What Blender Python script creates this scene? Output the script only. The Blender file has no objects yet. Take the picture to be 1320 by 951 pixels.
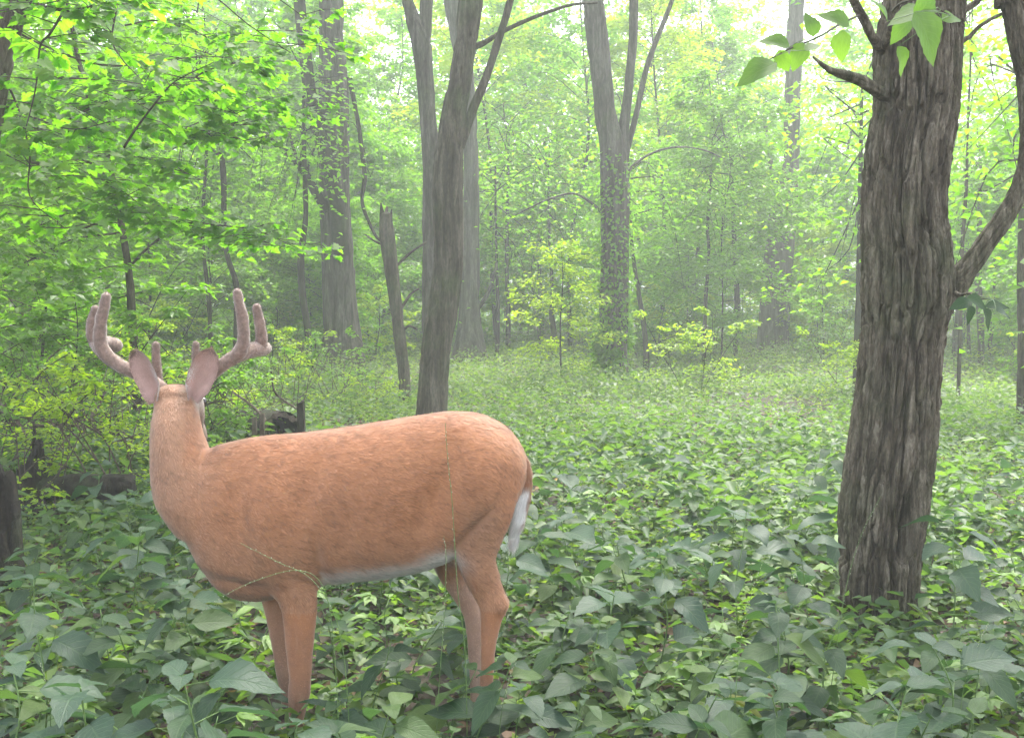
import bpy, math, random
import numpy as np
from mathutils import Vector, Matrix

rng = np.random.default_rng(11)
random.seed(11)
SC = bpy.context.scene
COL = SC.collection

# ------------------------------------------------------------------ camera
F = 1353.0            # focal length in photograph pixels (1320 wide)
H = 1.40              # camera height above the forest floor
PITCH = math.atan((475.5 - 395.0) / F)
cam_d = bpy.data.cameras.new('camera')
cam_d.sensor_width = 36.0
cam_d.lens = F / 1320.0 * 36.0
cam_d.clip_start = 0.05
cam_d.clip_end = 2000.0
cam = bpy.data.objects.new('camera', cam_d)
COL.objects.link(cam)
cam.location = (0, 0, H)
cam.rotation_euler = (math.pi / 2 - PITCH, 0, 0)
SC.camera = cam

# ------------------------------------------------------------------ sky, sun, exposure
SUN_EL, SUN_AZ = math.radians(62), math.radians(18)   # azimuth from +Y towards +X
w = bpy.data.worlds.new('World')
SC.world = w
w.use_nodes = True
nt = w.node_tree
nt.nodes.clear()
sky = nt.nodes.new('ShaderNodeTexSky')
sky.sky_type = 'NISHITA'
sky.sun_disc = False
sky.sun_elevation = SUN_EL
sky.sun_rotation = SUN_AZ
sky.air_density = 1.0
sky.dust_density = 4.0
sky.ozone_density = 0.6
hsv = nt.nodes.new('ShaderNodeHueSaturation')
hsv.inputs['Saturation'].default_value = 0.45        # a closed cloud cover
bg = nt.nodes.new('ShaderNodeBackground')
bg.inputs['Strength'].default_value = 0.15
wo = nt.nodes.new('ShaderNodeOutputWorld')
nt.links.new(sky.outputs[0], hsv.inputs['Color'])
nt.links.new(hsv.outputs[0], bg.inputs['Color'])
nt.links.new(bg.outputs[0], wo.inputs['Surface'])

sun_d = bpy.data.lights.new('sun', 'SUN')
sun_d.energy = 1.5
sun_d.angle = math.radians(22)
sun_d.color = (1.0, 0.96, 0.88)
sun = bpy.data.objects.new('sun', sun_d)
COL.objects.link(sun)
sd = Vector((math.sin(SUN_AZ) * math.cos(SUN_EL), math.cos(SUN_AZ) * math.cos(SUN_EL), math.sin(SUN_EL)))
sun.rotation_euler = sd.to_track_quat('Z', 'Y').to_euler()
sun.location = (0, 0, 30)

SC.view_settings.view_transform = 'Standard'
SC.view_settings.look = 'None'
SC.view_settings.gamma = 1.0
SC.view_settings.use_curve_mapping = False
SC.view_settings.exposure = 2.62

SC.render.engine = 'CYCLES'
cy = SC.cycles
cy.max_bounces = 8
cy.diffuse_bounces = 4
cy.glossy_bounces = 2
cy.transmission_bounces = 6
cy.volume_bounces = 1
cy.transparent_max_bounces = 4
cy.use_adaptive_sampling = True
cy.adaptive_threshold = 0.02
cy.use_denoising = True
cy.caustics_reflective = False
cy.caustics_refractive = False
cy.sample_clamp_indirect = 6.0

# ------------------------------------------------------------------ picture -> place
CP, SP = math.cos(PITCH), math.sin(PITCH)


def P(px, py, d):
    """world point seen at photograph pixel (px, py), at depth y = d metres"""
    x = (px - 660.0) / F
    y = -(py - 475.5) / F
    dy = CP + y * SP
    dz = -SP + y * CP
    t = d / dy
    return np.array((x * t, d, H + dz * t))


def to_px(p):
    p = np.asarray(p, float)
    X, Y, Z = p[..., 0], p[..., 1], p[..., 2] - H
    f = Y * CP - Z * SP
    u = Y * SP + Z * CP
    return np.stack((660 + F * X / f, 475.5 - F * u / f), -1)


def dg(py):
    """depth at which the level ground is seen on picture row py"""
    return F * H / (py - 395.0)


# ------------------------------------------------------------------ noise
def _hash(i, j, k, s):
    h = (i.astype(np.int64) * 374761393 + j.astype(np.int64) * 668265263 + k.astype(np.int64) * 2147483647 + s * 1274126177)
    h = (h ^ (h >> 13)) * 1274126177
    h = h & 0xffffffff
    h = (h ^ (h >> 16)) * 2246822519 & 0xffffffff
    h = h ^ (h >> 15)
    return (h & 0xffffff) / float(0xffffff) * 2 - 1


def vnoise(p, s=0):
    p = np.asarray(p, float)
    i = np.floor(p)
    f = p - i
    f = f * f * f * (f * (f * 6 - 15) + 10)
    i = i.astype(np.int64)
    o = 0
    for a in (0, 1):
        wa = f[:, 0] if a else 1 - f[:, 0]
        for b in (0, 1):
            wb = f[:, 1] if b else 1 - f[:, 1]
            for c in (0, 1):
                wc = f[:, 2] if c else 1 - f[:, 2]
                o = o + wa * wb * wc * _hash(i[:, 0] + a, i[:, 1] + b, i[:, 2] + c, s)
    return o


def fbm(p, s=0, n=3):
    o, a = 0, 1.0
    for k in range(n):
        o = o + a * vnoise(np.asarray(p) * (2.03 ** k), s + k * 17)
        a *= 0.5
    return o


def gz(x, y):
    """height of the forest floor"""
    x = np.atleast_1d(np.asarray(x, float))
    y = np.atleast_1d(np.asarray(y, float))
    p = np.stack((x, y, 0 * x), -1)
    z = 0.05 * vnoise(p * 0.35, 3) + 0.02 * vnoise(p * 1.1, 4)
    far = np.clip((y - 6) / 20, 0, 1)
    z = z + far * 0.25 * vnoise(p * 0.06, 5)
    z = z + 0.35 * np.clip((-x - 1.5) / 6, 0, 1) * np.clip((y - 5) / 8, 0, 1)
    near = np.exp(-((x + 0.6) ** 2 + (y - 3.4) ** 2) / 1.2)
    return z * (1 - 0.9 * near)


def gz1(x, y):
    return float(gz(x, y)[0])


# ------------------------------------------------------------------ mesh helpers
def mesh(name, V, faces, smooth=True, attrs=None, cols=None, uv=None):
    """faces: list of int arrays (n, k)"""
    V = np.asarray(V, np.float32)
    me = bpy.data.meshes.new(name)
    me.vertices.add(len(V))
    me.vertices.foreach_set('co', V.ravel())
    faces = [np.asarray(f, np.int32) for f in faces if len(f)]
    nl = sum(f.size for f in faces)
    npoly = sum(len(f) for f in faces)
    me.loops.add(nl)
    me.loops.foreach_set('vertex_index', np.concatenate([f.ravel() for f in faces]))
    me.polygons.add(npoly)
    st, o = [], 0
    for f in faces:
        st.append(o + np.arange(len(f)) * f.shape[1])
        o += f.size
    me.polygons.foreach_set('loop_start', np.concatenate(st).astype(np.int32))
    me.polygons.foreach_set('use_smooth', np.full(npoly, bool(smooth)))
    if attrs:
        for k, a in attrs.items():
            at = me.attributes.new(k, 'FLOAT', 'POINT')
            at.data.foreach_set('value', np.asarray(a, np.float32))
    if cols is not None:
        at = me.attributes.new('coat', 'FLOAT_COLOR', 'POINT')
        c4 = np.ones((len(V), 4), np.float32)
        c4[:, :3] = cols
        at.data.foreach_set('color', c4.ravel())
    if uv is not None:
        ul = me.uv_layers.new(name='uv')
        vi = np.concatenate([f.ravel() for f in faces])
        ul.data.foreach_set('uv', np.asarray(uv, np.float32)[vi].ravel())
    me.update(calc_edges=True)
    return me


def obj(name, me, m=None, parent=None, loc=None, **props):
    o = bpy.data.objects.new(name, me)
    COL.objects.link(o)
    if m is not None and me is not None:
        if not me.materials:
            me.materials.append(m)
        elif me.materials[0] is not m:                 # shared mesh, own leaf colour
            o.material_slots[0].link = 'OBJECT'
            o.material_slots[0].material = m
    if parent is not None:
        o.parent = parent
    if loc is not None:
        o.location = loc
    for k, v in props.items():
        o[k] = v
    return o


def thing(name, label, cat, loc=(0, 0, 0), group=None):
    o = bpy.data.objects.new(name, None)
    o.empty_display_size = 0.1
    COL.objects.link(o)
    o.location = loc
    o['label'] = label
    o['category'] = cat
    if group:
        o['group'] = group
    return o


def unit(v):
    v = np.asarray(v, float)
    return v / np.maximum(np.linalg.norm(v, axis=-1, keepdims=True), 1e-9)


def catmull(pts, n):
    pts = np.asarray(pts, float)
    if len(pts) < 3:
        t = np.linspace(0, 1, n)[:, None]
        return pts[0] * (1 - t) + pts[-1] * t
    p = np.vstack((2 * pts[0] - pts[1], pts, 2 * pts[-1] - pts[-2]))
    k = len(pts) - 1
    t = np.linspace(0, k, n)
    i = np.minimum(t.astype(int), k - 1)
    f = (t - i)[:, None]
    a, b, c, d = p[i], p[i + 1], p[i + 2], p[i + 3]
    return 0.5 * (2 * b + (c - a) * f + (2 * a - 5 * b + 4 * c - d) * f * f + (3 * b - a - 3 * c + d) * f ** 3)


def frames(path):
    T = unit(np.gradient(path, axis=0))
    ref = np.array((1.0, 0, 0)) if abs(T[0][0]) < 0.8 else np.array((0, 1.0, 0))
    A = np.zeros_like(T)
    a = ref - T[0] * ref.dot(T[0])
    A[0] = a / np.linalg.norm(a)
    for i in range(1, len(T)):
        a = A[i - 1] - T[i] * A[i - 1].dot(T[i])
        A[i] = a / max(np.linalg.norm(a), 1e-9)
    return T, A, np.cross(T, A)


class MB:
    """collects shapes for one mesh"""
    def __init__(s):
        s.V, s.q, s.t, s.n, s.a = [], [], [], 0, []

    def add(s, V, quads=None, tris=None, a=0.0):
        s.V.append(V)
        s.a.append(np.full(len(V), a) if np.isscalar(a) else a)
        if quads is not None and len(quads):
            s.q.append(np.asarray(quads) + s.n)
        if tris is not None and len(tris):
            s.t.append(np.asarray(tris) + s.n)
        s.n += len(V)

    def tube(s, path, rad, seg=6, tip=True, a=0.0, disp=None):
        path = np.asarray(path, float)
        n = len(path)
        rad = np.broadcast_to(np.asarray(rad, float), (n,))
        T, A, B = frames(path)
        th = np.linspace(0, 2 * np.pi, seg, endpoint=False)
        r = rad[:, None] * np.ones(seg)[None]
        dirs = A[:, None] * np.cos(th)[None, :, None] + B[:, None] * np.sin(th)[None, :, None]
        if disp is not None:
            r = r + disp(path, rad, dirs, th)
        V = path[:, None] + dirs * r[..., None]
        V = V.reshape(-1, 3)
        i = np.arange(n - 1)[:, None] * seg
        j = np.arange(seg)[None]
        k = (j + 1) % seg
        Q = np.stack((i + j, i + k, i + seg + k, i + seg + j), -1).reshape(-1, 4)
        tr = []
        if tip:
            V = np.vstack((V, path[-1] + T[-1] * rad[-1] * 0.6))
            b = (n - 1) * seg
            tr = [(b + q, b + (q + 1) % seg, len(V) - 1) for q in range(seg)]
        s.add(V, Q, tr, a)

    def build(s, name, smooth=True, attr='tint'):
        f = []
        if s.q:
            f.append(np.vstack(s.q))
        if s.t:
            f.append(np.vstack(s.t))
        return mesh(name, np.vstack(s.V), f, smooth, {attr: np.concatenate(s.a)})


def leaf_cloud(pos, d, nrm, L, W, tint, droop=0.12, simple=False):
    """six-point ovate leaves folded on the midrib; returns V, quads, tint"""
    d = unit(d)
    s = unit(np.cross(nrm, d))
    n = np.cross(d, s)
    L = np.asarray(L)[:, None]
    W = np.asarray(W)[:, None]
    up = n * W * 0.16
    if simple:
        V = np.stack((pos, pos + d * L * .45 + s * W * .5 + up, pos + d * L - n * L * droop, pos + d * L * .45 - s * W * .5 + up), 1)
        Q = np.arange(len(pos))[:, None] * 4 + np.array([[0, 1, 2, 3]])
        return V.reshape(-1, 3), Q, np.repeat(tint, 4)
    V = np.stack((pos,
                  pos + d * L * 0.34 + s * W * 0.5 + up,
                  pos + d * L * 0.72 + s * W * 0.30 + up * 0.4 - n * L * droop * 0.5,
                  pos + d * L - n * L * droop,
                  pos + d * L * 0.72 - s * W * 0.30 + up * 0.4 - n * L * droop * 0.5,
                  pos + d * L * 0.34 - s * W * 0.5 + up), 1)
    b = np.arange(len(pos))[:, None] * 6
    Q = np.concatenate((b + np.array([[0, 1, 2, 3]]), b + np.array([[0, 3, 4, 5]])))
    return V.reshape(-1, 3), Q, np.repeat(tint, 6)


# ------------------------------------------------------------------ materials
def new_mat(name):
    m = bpy.data.materials.new(name)
    m.use_nodes = True
    t = m.node_tree
    t.nodes.clear()
    out = t.nodes.new('ShaderNodeOutputMaterial')
    return m, t, out


def N(t, typ, **kw):
    n = t.nodes.new(typ)
    for k, v in kw.items():
        if k in n.inputs.keys():
            n.inputs[k].default_value = v
        else:
            setattr(n, k, v)
    return n


def ramp(t, stops):
    r = t.nodes.new('ShaderNodeValToRGB')
    e = r.color_ramp.elements
    while len(e) < len(stops):
        e.new(0.5)
    for k, (p, c) in enumerate(stops):
        e[k].position = p
        e[k].color = (*c, 1)
    return r


def leaf_mat(name, stops, rough=0.42, spec=0.5, trans=0.45, veins=False, tcol=(2.0, 2.1, 0.7)):
    m, t, out = new_mat(name)
    at = N(t, 'ShaderNodeAttribute', attribute_name='tint')
    oi = N(t, 'ShaderNodeObjectInfo')
    ad = N(t, 'ShaderNodeMath', operation='ADD')
    mu = N(t, 'ShaderNodeMath', operation='MULTIPLY')
    mu.inputs[1].default_value = 1.0 if veins else 0.25
    fr = N(t, 'ShaderNodeMath', operation='FRACT')
    t.links.new(oi.outputs['Random'], mu.inputs[0])
    t.links.new(at.outputs['Fac'], ad.inputs[0])
    t.links.new(mu.outputs[0], ad.inputs[1])
    t.links.new(ad.outputs[0], fr.inputs[0])
    r = ramp(t, stops)
    t.links.new(fr.outputs[0], r.inputs['Fac'])
    col = r.outputs['Color']
    p = N(t, 'ShaderNodeBsdfPrincipled', Roughness=rough)
    p.inputs['Specular IOR Level'].default_value = spec
    if veins:
        uvn = N(t, 'ShaderNodeUVMap')
        sx = N(t, 'ShaderNodeSeparateXYZ')
        t.links.new(uvn.outputs[0], sx.inputs[0])
        ab = N(t, 'ShaderNodeMath', operation='ABSOLUTE')
        t.links.new(sx.outputs['X'], ab.inputs[0])
        ph = N(t, 'ShaderNodeMath', operation='MULTIPLY_ADD')      # v - 0.35|u|
        ph.inputs[1].default_value = -0.30
        t.links.new(ab.outputs[0], ph.inputs[0])
        t.links.new(sx.outputs['Y'], ph.inputs[2])
        k = N(t, 'ShaderNodeMath', operation='MULTIPLY')
        k.inputs[1].default_value = 8.0
        t.links.new(ph.outputs[0], k.inputs[0])
        pp = N(t, 'ShaderNodeMath', operation='PINGPONG')
        pp.inputs[1].default_value = 0.5
        t.links.new(k.outputs[0], pp.inputs[0])
        lat = N(t, 'ShaderNodeMapRange')
        lat.inputs[1].default_value = 0.0
        lat.inputs[2].default_value = 0.12
        lat.inputs[3].default_value = 1.0
        lat.inputs[4].default_value = 0.0
        t.links.new(pp.outputs[0], lat.inputs[0])
        mid = N(t, 'ShaderNodeMapRange')
        mid.inputs[1].default_value = 0.0
        mid.inputs[2].default_value = 0.09
        mid.inputs[3].default_value = 1.0
        mid.inputs[4].default_value = 0.0
        t.links.new(ab.outputs[0], mid.inputs[0])
        mx = N(t, 'ShaderNodeMath', operation='MAXIMUM')
        t.links.new(lat.outputs[0], mx.inputs[0])
        t.links.new(mid.outputs[0], mx.inputs[1])
        nz = N(t, 'ShaderNodeTexNoise', Scale=22.0, Detail=3.0)
        t.links.new(uvn.outputs[0], nz.inputs['Vector'])
        hb = N(t, 'ShaderNodeMath', operation='MULTIPLY_ADD')
        hb.inputs[1].default_value = 0.7
        t.links.new(nz.outputs['Fac'], hb.inputs[0])
        sb = N(t, 'ShaderNodeMath', operation='MULTIPLY')
        sb.inputs[1].default_value = -1.0
        t.links.new(mx.outputs[0], sb.inputs[0])
        t.links.new(sb.outputs[0], hb.inputs[2])
        bu = N(t, 'ShaderNodeBump', Strength=0.32, Distance=0.003)
        t.links.new(hb.outputs[0], bu.inputs['Height'])
        t.links.new(bu.outputs[0], p.inputs['Normal'])
        mixv = N(t, 'ShaderNodeMixRGB', blend_type='MIX')
        fc = N(t, 'ShaderNodeMath', operation='MULTIPLY')
        fc.inputs[1].default_value = 0.17
        t.links.new(mx.outputs[0], fc.inputs[0])
        t.links.new(fc.outputs[0], mixv.inputs['Fac'])
        t.links.new(col, mixv.inputs['Color1'])
        mixv.inputs['Color2'].default_value = (0.16, 0.24, 0.10, 1)
        mott = N(t, 'ShaderNodeMixRGB', blend_type='MULTIPLY')
        mott.inputs['Fac'].default_value = 0.35
        nz2 = N(t, 'ShaderNodeTexNoise', Scale=4.0, Detail=4.0)
        t.links.new(uvn.outputs[0], nz2.inputs['Vector'])
        t.links.new(mixv.outputs[0], mott.inputs['Color1'])
        t.links.new(nz2.outputs['Fac'], mott.inputs['Color2'])
        col = mott.outputs[0]
    t.links.new(col, p.inputs['Base Color'])
    tr = N(t, 'ShaderNodeBsdfTranslucent')
    tc = N(t, 'ShaderNodeMixRGB', blend_type='MULTIPLY')
    tc.inputs['Fac'].default_value = 1.0
    tc.inputs['Color2'].default_value = (*tcol, 1)
    t.links.new(col, tc.inputs['Color1'])
    t.links.new(tc.outputs[0], tr.inputs['Color'])
    ms = N(t, 'ShaderNodeMixShader')
    ms.inputs['Fac'].default_value = trans
    t.links.new(p.outputs[0], ms.inputs[1])
    t.links.new(tr.outputs[0], ms.inputs[2])
    t.links.new(ms.outputs[0], out.inputs['Surface'])
    return m


def bark_mat(name, c1, c2, c3, sc=18.0, stretch=0.12, moss=0.0, bump=0.6, dist=0.02, lo=0.30, hi=0.74):
    m, t, out = new_mat(name)
    tc = N(t, 'ShaderNodeTexCoord')
    mp = N(t, 'ShaderNodeMapping')
    mp.inputs['Scale'].default_value = (1, 1, stretch)
    t.links.new(tc.outputs['Object'], mp.inputs['Vector'])
    n1 = N(t, 'ShaderNodeTexNoise', Scale=sc, Detail=6.0, Roughness=0.62, Distortion=0.6)
    t.links.new(mp.outputs[0], n1.inputs['Vector'])
    n2 = N(t, 'ShaderNodeTexNoise', Scale=3.5, Detail=5.0)
    t.links.new(tc.outputs['Object'], n2.inputs['Vector'])
    r = ramp(t, [(lo, c1), (0.52, c2), (hi, c3)])
    t.links.new(n1.outputs['Fac'], r.inputs['Fac'])
    mx = N(t, 'ShaderNodeMixRGB', blend_type='MIX')
    mr = N(t, 'ShaderNodeMapRange')
    mr.inputs[1].default_value = 0.48
    mr.inputs[2].default_value = 0.68
    mr.inputs[4].default_value = moss
    t.links.new(n2.outputs['Fac'], mr.inputs[0])
    t.links.new(mr.outputs[0], mx.inputs['Fac'])
    t.links.new(r.outputs[0], mx.inputs['Color1'])
    mx.inputs['Color2'].default_value = (0.070, 0.092, 0.038, 1)
    p = N(t, 'ShaderNodeBsdfPrincipled', Roughness=0.88)
    p.inputs['Specular IOR Level'].default_value = 0.25
    t.links.new(mx.outputs[0], p.inputs['Base Color'])
    n3 = N(t, 'ShaderNodeTexNoise', Scale=sc * 3.2, Detail=4.0, Roughness=0.7)
    mp3 = N(t, 'ShaderNodeMapping')
    mp3.inputs['Scale'].default_value = (1, 1, min(1.0, stretch * 3))
    t.links.new(tc.outputs['Object'], mp3.inputs['Vector'])
    t.links.new(mp3.outputs[0], n3.inputs['Vector'])
    fl = N(t, 'ShaderNodeMixRGB', blend_type='MULTIPLY')
    fl.inputs['Fac'].default_value = 0.8
    fr3 = ramp(t, [(0.35, (0.5, 0.5, 0.5)), (0.65, (1.25, 1.25, 1.25))])
    t.links.new(n3.outputs['Fac'], fr3.inputs['Fac'])
    t.links.new(mx.outputs[0], fl.inputs['Color1'])
    t.links.new(fr3.outputs[0], fl.inputs['Color2'])
    t.links.new(fl.outputs[0], p.inputs['Base Color'])
    sm = N(t, 'ShaderNodeMath', operation='MULTIPLY_ADD')
    sm.inputs[1].default_value = 0.45
    t.links.new(n3.outputs['Fac'], sm.inputs[0])
    t.links.new(n1.outputs['Fac'], sm.inputs[2])
    b = N(t, 'ShaderNodeBump', Strength=bump, Distance=dist)
    t.links.new(sm.outputs[0], b.inputs['Height'])
    t.links.new(b.outputs[0], p.inputs['Normal'])
    t.links.new(p.outputs[0], out.inputs['Surface'])
    return m


def plain_mat(name, c, rough=0.7, noise=0.0, sc=40.0, spec=0.3, sheen=0.0):
    m, t, out = new_mat(name)
    p = N(t, 'ShaderNodeBsdfPrincipled', Roughness=rough)
    p.inputs['Specular IOR Level'].default_value = spec
    if sheen:
        p.inputs['Sheen Weight'].default_value = sheen
    n1 = N(t, 'ShaderNodeTexNoise', Scale=sc, Detail=4.0)
    r = ramp(t, [(0.3, tuple(x * (1 - noise) for x in c)), (0.7, tuple(min(1, x * (1 + noise)) for x in c))])
    tc = N(t, 'ShaderNodeTexCoord')
    t.links.new(tc.outputs['Object'], n1.inputs['Vector'])
    t.links.new(n1.outputs['Fac'], r.inputs['Fac'])
    t.links.new(r.outputs[0], p.inputs['Base Color'])
    b = N(t, 'ShaderNodeBump', Strength=0.25, Distance=0.004)
    t.links.new(n1.outputs['Fac'], b.inputs['Height'])
    t.links.new(b.outputs[0], p.inputs['Normal'])
    t.links.new(p.outputs[0], out.inputs['Surface'])
    return m


def coat_mat(name, rough=0.65, sheen=0.25, fine=False):
    m, t, out = new_mat(name)
    at = N(t, 'ShaderNodeAttribute', attribute_name='coat')
    p = N(t, 'ShaderNodeBsdfPrincipled', Roughness=rough)
    p.inputs['Specular IOR Level'].default_value = 0.22
    p.inputs['Sheen Weight'].default_value = sheen
    p.inputs['Sheen Roughness'].default_value = 0.5
    t.links.new(at.outputs['Color'], p.inputs['Base Color'])
    t.links.new(p.outputs[0], out.inputs['Surface'])
    return m


M = {}
M['canopy'] = leaf_mat('canopy_leaf', [(0.0, (0.060, 0.135, 0.012)), (0.45, (0.095, 0.185, 0.016)), (0.8, (0.125, 0.215, 0.020)), (1.0, (0.135, 0.225, 0.022))], rough=0.45, trans=0.60, tcol=(2.35, 2.8, 0.6))
M['under'] = leaf_mat('understory_leaf', [(0.0, (0.058, 0.128, 0.020)), (0.5, (0.090, 0.178, 0.026)), (0.85, (0.118, 0.208, 0.030)), (1.0, (0.155, 0.225, 0.032))], rough=0.42, trans=0.55, tcol=(2.5, 2.7, 0.7))
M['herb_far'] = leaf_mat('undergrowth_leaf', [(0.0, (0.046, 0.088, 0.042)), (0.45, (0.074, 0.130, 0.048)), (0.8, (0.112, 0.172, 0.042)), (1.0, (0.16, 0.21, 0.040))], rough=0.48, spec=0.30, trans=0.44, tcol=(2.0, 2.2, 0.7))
M['herb'] = leaf_mat('broad_herb_leaf', [(0.0, (0.028, 0.062, 0.030)), (0.5, (0.042, 0.084, 0.038)), (0.85, (0.062, 0.112, 0.036)), (0.985, (0.085, 0.14, 0.03)), (1.0, (0.16, 0.16, 0.03))], rough=0.50, spec=0.24, trans=0.38, veins=True, tcol=(1.7, 1.9, 0.9))
M['nettle'] = leaf_mat('toothed_herb_leaf', [(0.0, (0.032, 0.070, 0.042)), (1.0, (0.048, 0.092, 0.052))], rough=0.48, spec=0.28, trans=0.34, veins=True, tcol=(1.6, 1.8, 1.0))
M['bright'] = leaf_mat('bright_creeper_leaf', [(0.0, (0.11, 0.22, 0.040)), (1.0, (0.17, 0.28, 0.05))], rough=0.45, trans=0.4, veins=True)
M['maple'] = leaf_mat('maple_leaf', [(0.0, (0.060, 0.145, 0.020)), (0.6, (0.090, 0.185, 0.026)), (1.0, (0.125, 0.215, 0.034))], rough=0.45, trans=0.70, veins=True, tcol=(3.1, 3.6, 0.7))
M['big_leaf'] = leaf_mat('twig_leaf', [(0.0, (0.085, 0.17, 0.035)), (1.0, (0.115, 0.21, 0.045))], rough=0.5, trans=0.6, veins=True, tcol=(2.2, 2.3, 0.9))
M['litter'] = leaf_mat('dead_leaf', [(0.0, (0.06, 0.034, 0.020)), (0.5, (0.11, 0.066, 0.038)), (0.9, (0.18, 0.115, 0.07)), (1.0, (0.28, 0.19, 0.04))], rough=0.7, spec=0.3, trans=0.1, tcol=(1, 0.9, 0.7))
M['furrowed'] = bark_mat('furrowed_bark', (0.036, 0.028, 0.019), (0.105, 0.086, 0.060), (0.205, 0.176, 0.135), sc=34, stretch=0.14, moss=0.35, bump=1.0, dist=0.016, lo=.36, hi=.64)
M['bark'] = bark_mat('grey_brown_bark', (0.0320, 0.0240, 0.0170), (0.0666, 0.0533, 0.0400), (0.1119, 0.0932, 0.0719), sc=16, stretch=0.10, moss=0.45, bump=0.9, dist=0.03, lo=.38, hi=.64)
M['bark_grey'] = bark_mat('pale_grey_bark', (0.0440, 0.0352, 0.0285), (0.0829, 0.0699, 0.0596), (0.1295, 0.1140, 0.0984), sc=12, stretch=0.08, moss=0.25, bump=0.9, dist=0.04, lo=.38, hi=.64)
M['bark_dark'] = bark_mat('dark_wet_bark', (0.0160, 0.0117, 0.0085), (0.0293, 0.0229, 0.0170), (0.0533, 0.0426, 0.0320), sc=16, stretch=0.15, moss=0.3, bump=0.8, dist=0.02)
M['rot'] = bark_mat('rotten_wood', (0.010, 0.008, 0.006), (0.022, 0.017, 0.012), (0.045, 0.034, 0.024), sc=20, stretch=0.2, moss=0.5, bump=1.0, dist=0.03)
M['twig'] = bark_mat('twig_bark', (0.0296, 0.0213, 0.0154), (0.0533, 0.0403, 0.0296), (0.0888, 0.0710, 0.0533), sc=30, stretch=0.3, moss=0.15, bump=0.4, dist=0.005)
M['dry'] = bark_mat('dry_twig', (0.0592, 0.0414, 0.0296), (0.1006, 0.0740, 0.0592), (0.1539, 0.1184, 0.0947), sc=30, stretch=0.3, moss=0.0, bump=0.4, dist=0.005)
M['stem'] = plain_mat('green_stem', (0.10, 0.17, 0.05), 0.5, 0.3)
M['coat'] = coat_mat('deer_skin')
M['fur'] = coat_mat('deer_fur', rough=0.55, sheen=0.3)
M['velvet'] = plain_mat('antler_velvet', (0.20, 0.135, 0.108), 0.9, 0.35, sc=90, sheen=0.6)
M['hoof'] = plain_mat('hoof_horn', (0.03, 0.025, 0.022), 0.4)
M['eye'] = plain_mat('dark_eye', (0.012, 0.008, 0.006), 0.08, spec=0.6)
M['nose'] = plain_mat('nose_skin', (0.02, 0.018, 0.018), 0.35)
M['petal'] = plain_mat('blue_petal', (0.22, 0.22, 0.60), 0.6)
M['seed'] = plain_mat('white_seed', (0.35, 0.36, 0.26), 0.6)

# ground
m, t, out = new_mat('forest_floor')
tc = N(t, 'ShaderNodeTexCoord')
n1 = N(t, 'ShaderNodeTexNoise', Scale=9.0, Detail=8.0, Roughness=0.7)
n2 = N(t, 'ShaderNodeTexVoronoi', Scale=26.0)
t.links.new(tc.outputs['Object'], n1.inputs['Vector'])
t.links.new(tc.outputs['Object'], n2.inputs['Vector'])
r1 = ramp(t, [(0.3, (0.020, 0.014, 0.010)), (0.5, (0.042, 0.029, 0.020)), (0.72, (0.08, 0.058, 0.04))])
t.links.new(n1.outputs['Fac'], r1.inputs['Fac'])
mx = N(t, 'ShaderNodeMixRGB', blend_type='OVERLAY')
mx.inputs['Fac'].default_value = 0.5
t.links.new(r1.outputs[0], mx.inputs['Color1'])
t.links.new(n2.outputs['Color'], mx.inputs['Color2'])
dsat = N(t, 'ShaderNodeMixRGB', blend_type='MIX')
dsat.inputs['Fac'].default_value = 0.75
t.links.new(mx.outputs[0], dsat.inputs['Color1'])
t.links.new(r1.outputs[0], dsat.inputs['Color2'])
p = N(t, 'ShaderNodeBsdfPrincipled', Roughness=0.9)
t.links.new(dsat.outputs[0], p.inputs['Base Color'])
b = N(t, 'ShaderNodeBump', Strength=0.8, Distance=0.03)
t.links.new(n1.outputs['Fac'], b.inputs['Height'])
t.links.new(b.outputs[0], p.inputs['Normal'])
t.links.new(p.outputs[0], out.inputs['Surface'])
M['floor'] = m

# ------------------------------------------------------------------ ground
def axis_pts(lo, hi, fine_lo, fine_hi, step):
    a = np.arange(fine_lo, fine_hi, step)
    g = [fine_hi]
    while g[-1] < hi:
        g.append(g[-1] + step + (g[-1] - fine_hi) * 0.25)
    l = [fine_lo]
    while l[0] > lo:
        l.insert(0, l[0] - step - (fine_lo - l[0]) * 0.25)
    return np.concatenate((l[:-1], a, g))


gx = axis_pts(-250, 250, -22, 22, 0.32)
gy = axis_pts(-120, 320, -2, 46, 0.32)
X, Y = np.meshgrid(gx, gy)
Z = gz(X.ravel(), Y.ravel())
nx = len(gx)
i = np.arange(len(gy) - 1)[:, None] * nx
j = np.arange(nx - 1)[None]
Q = np.stack((i + j, i + j + 1, i + nx + j + 1, i + nx + j), -1).reshape(-1, 4)
g = obj('ground', mesh('ground', np.stack((X.ravel(), Y.ravel(), Z), -1), [Q]), M['floor'])
g['kind'] = 'structure'
g['label'] = 'dark leaf-littered forest floor under the herbs'

# ==INSERT==
# ------------------------------------------------------------------ trees
UP = np.array((0, 0, 1.0))


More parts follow.
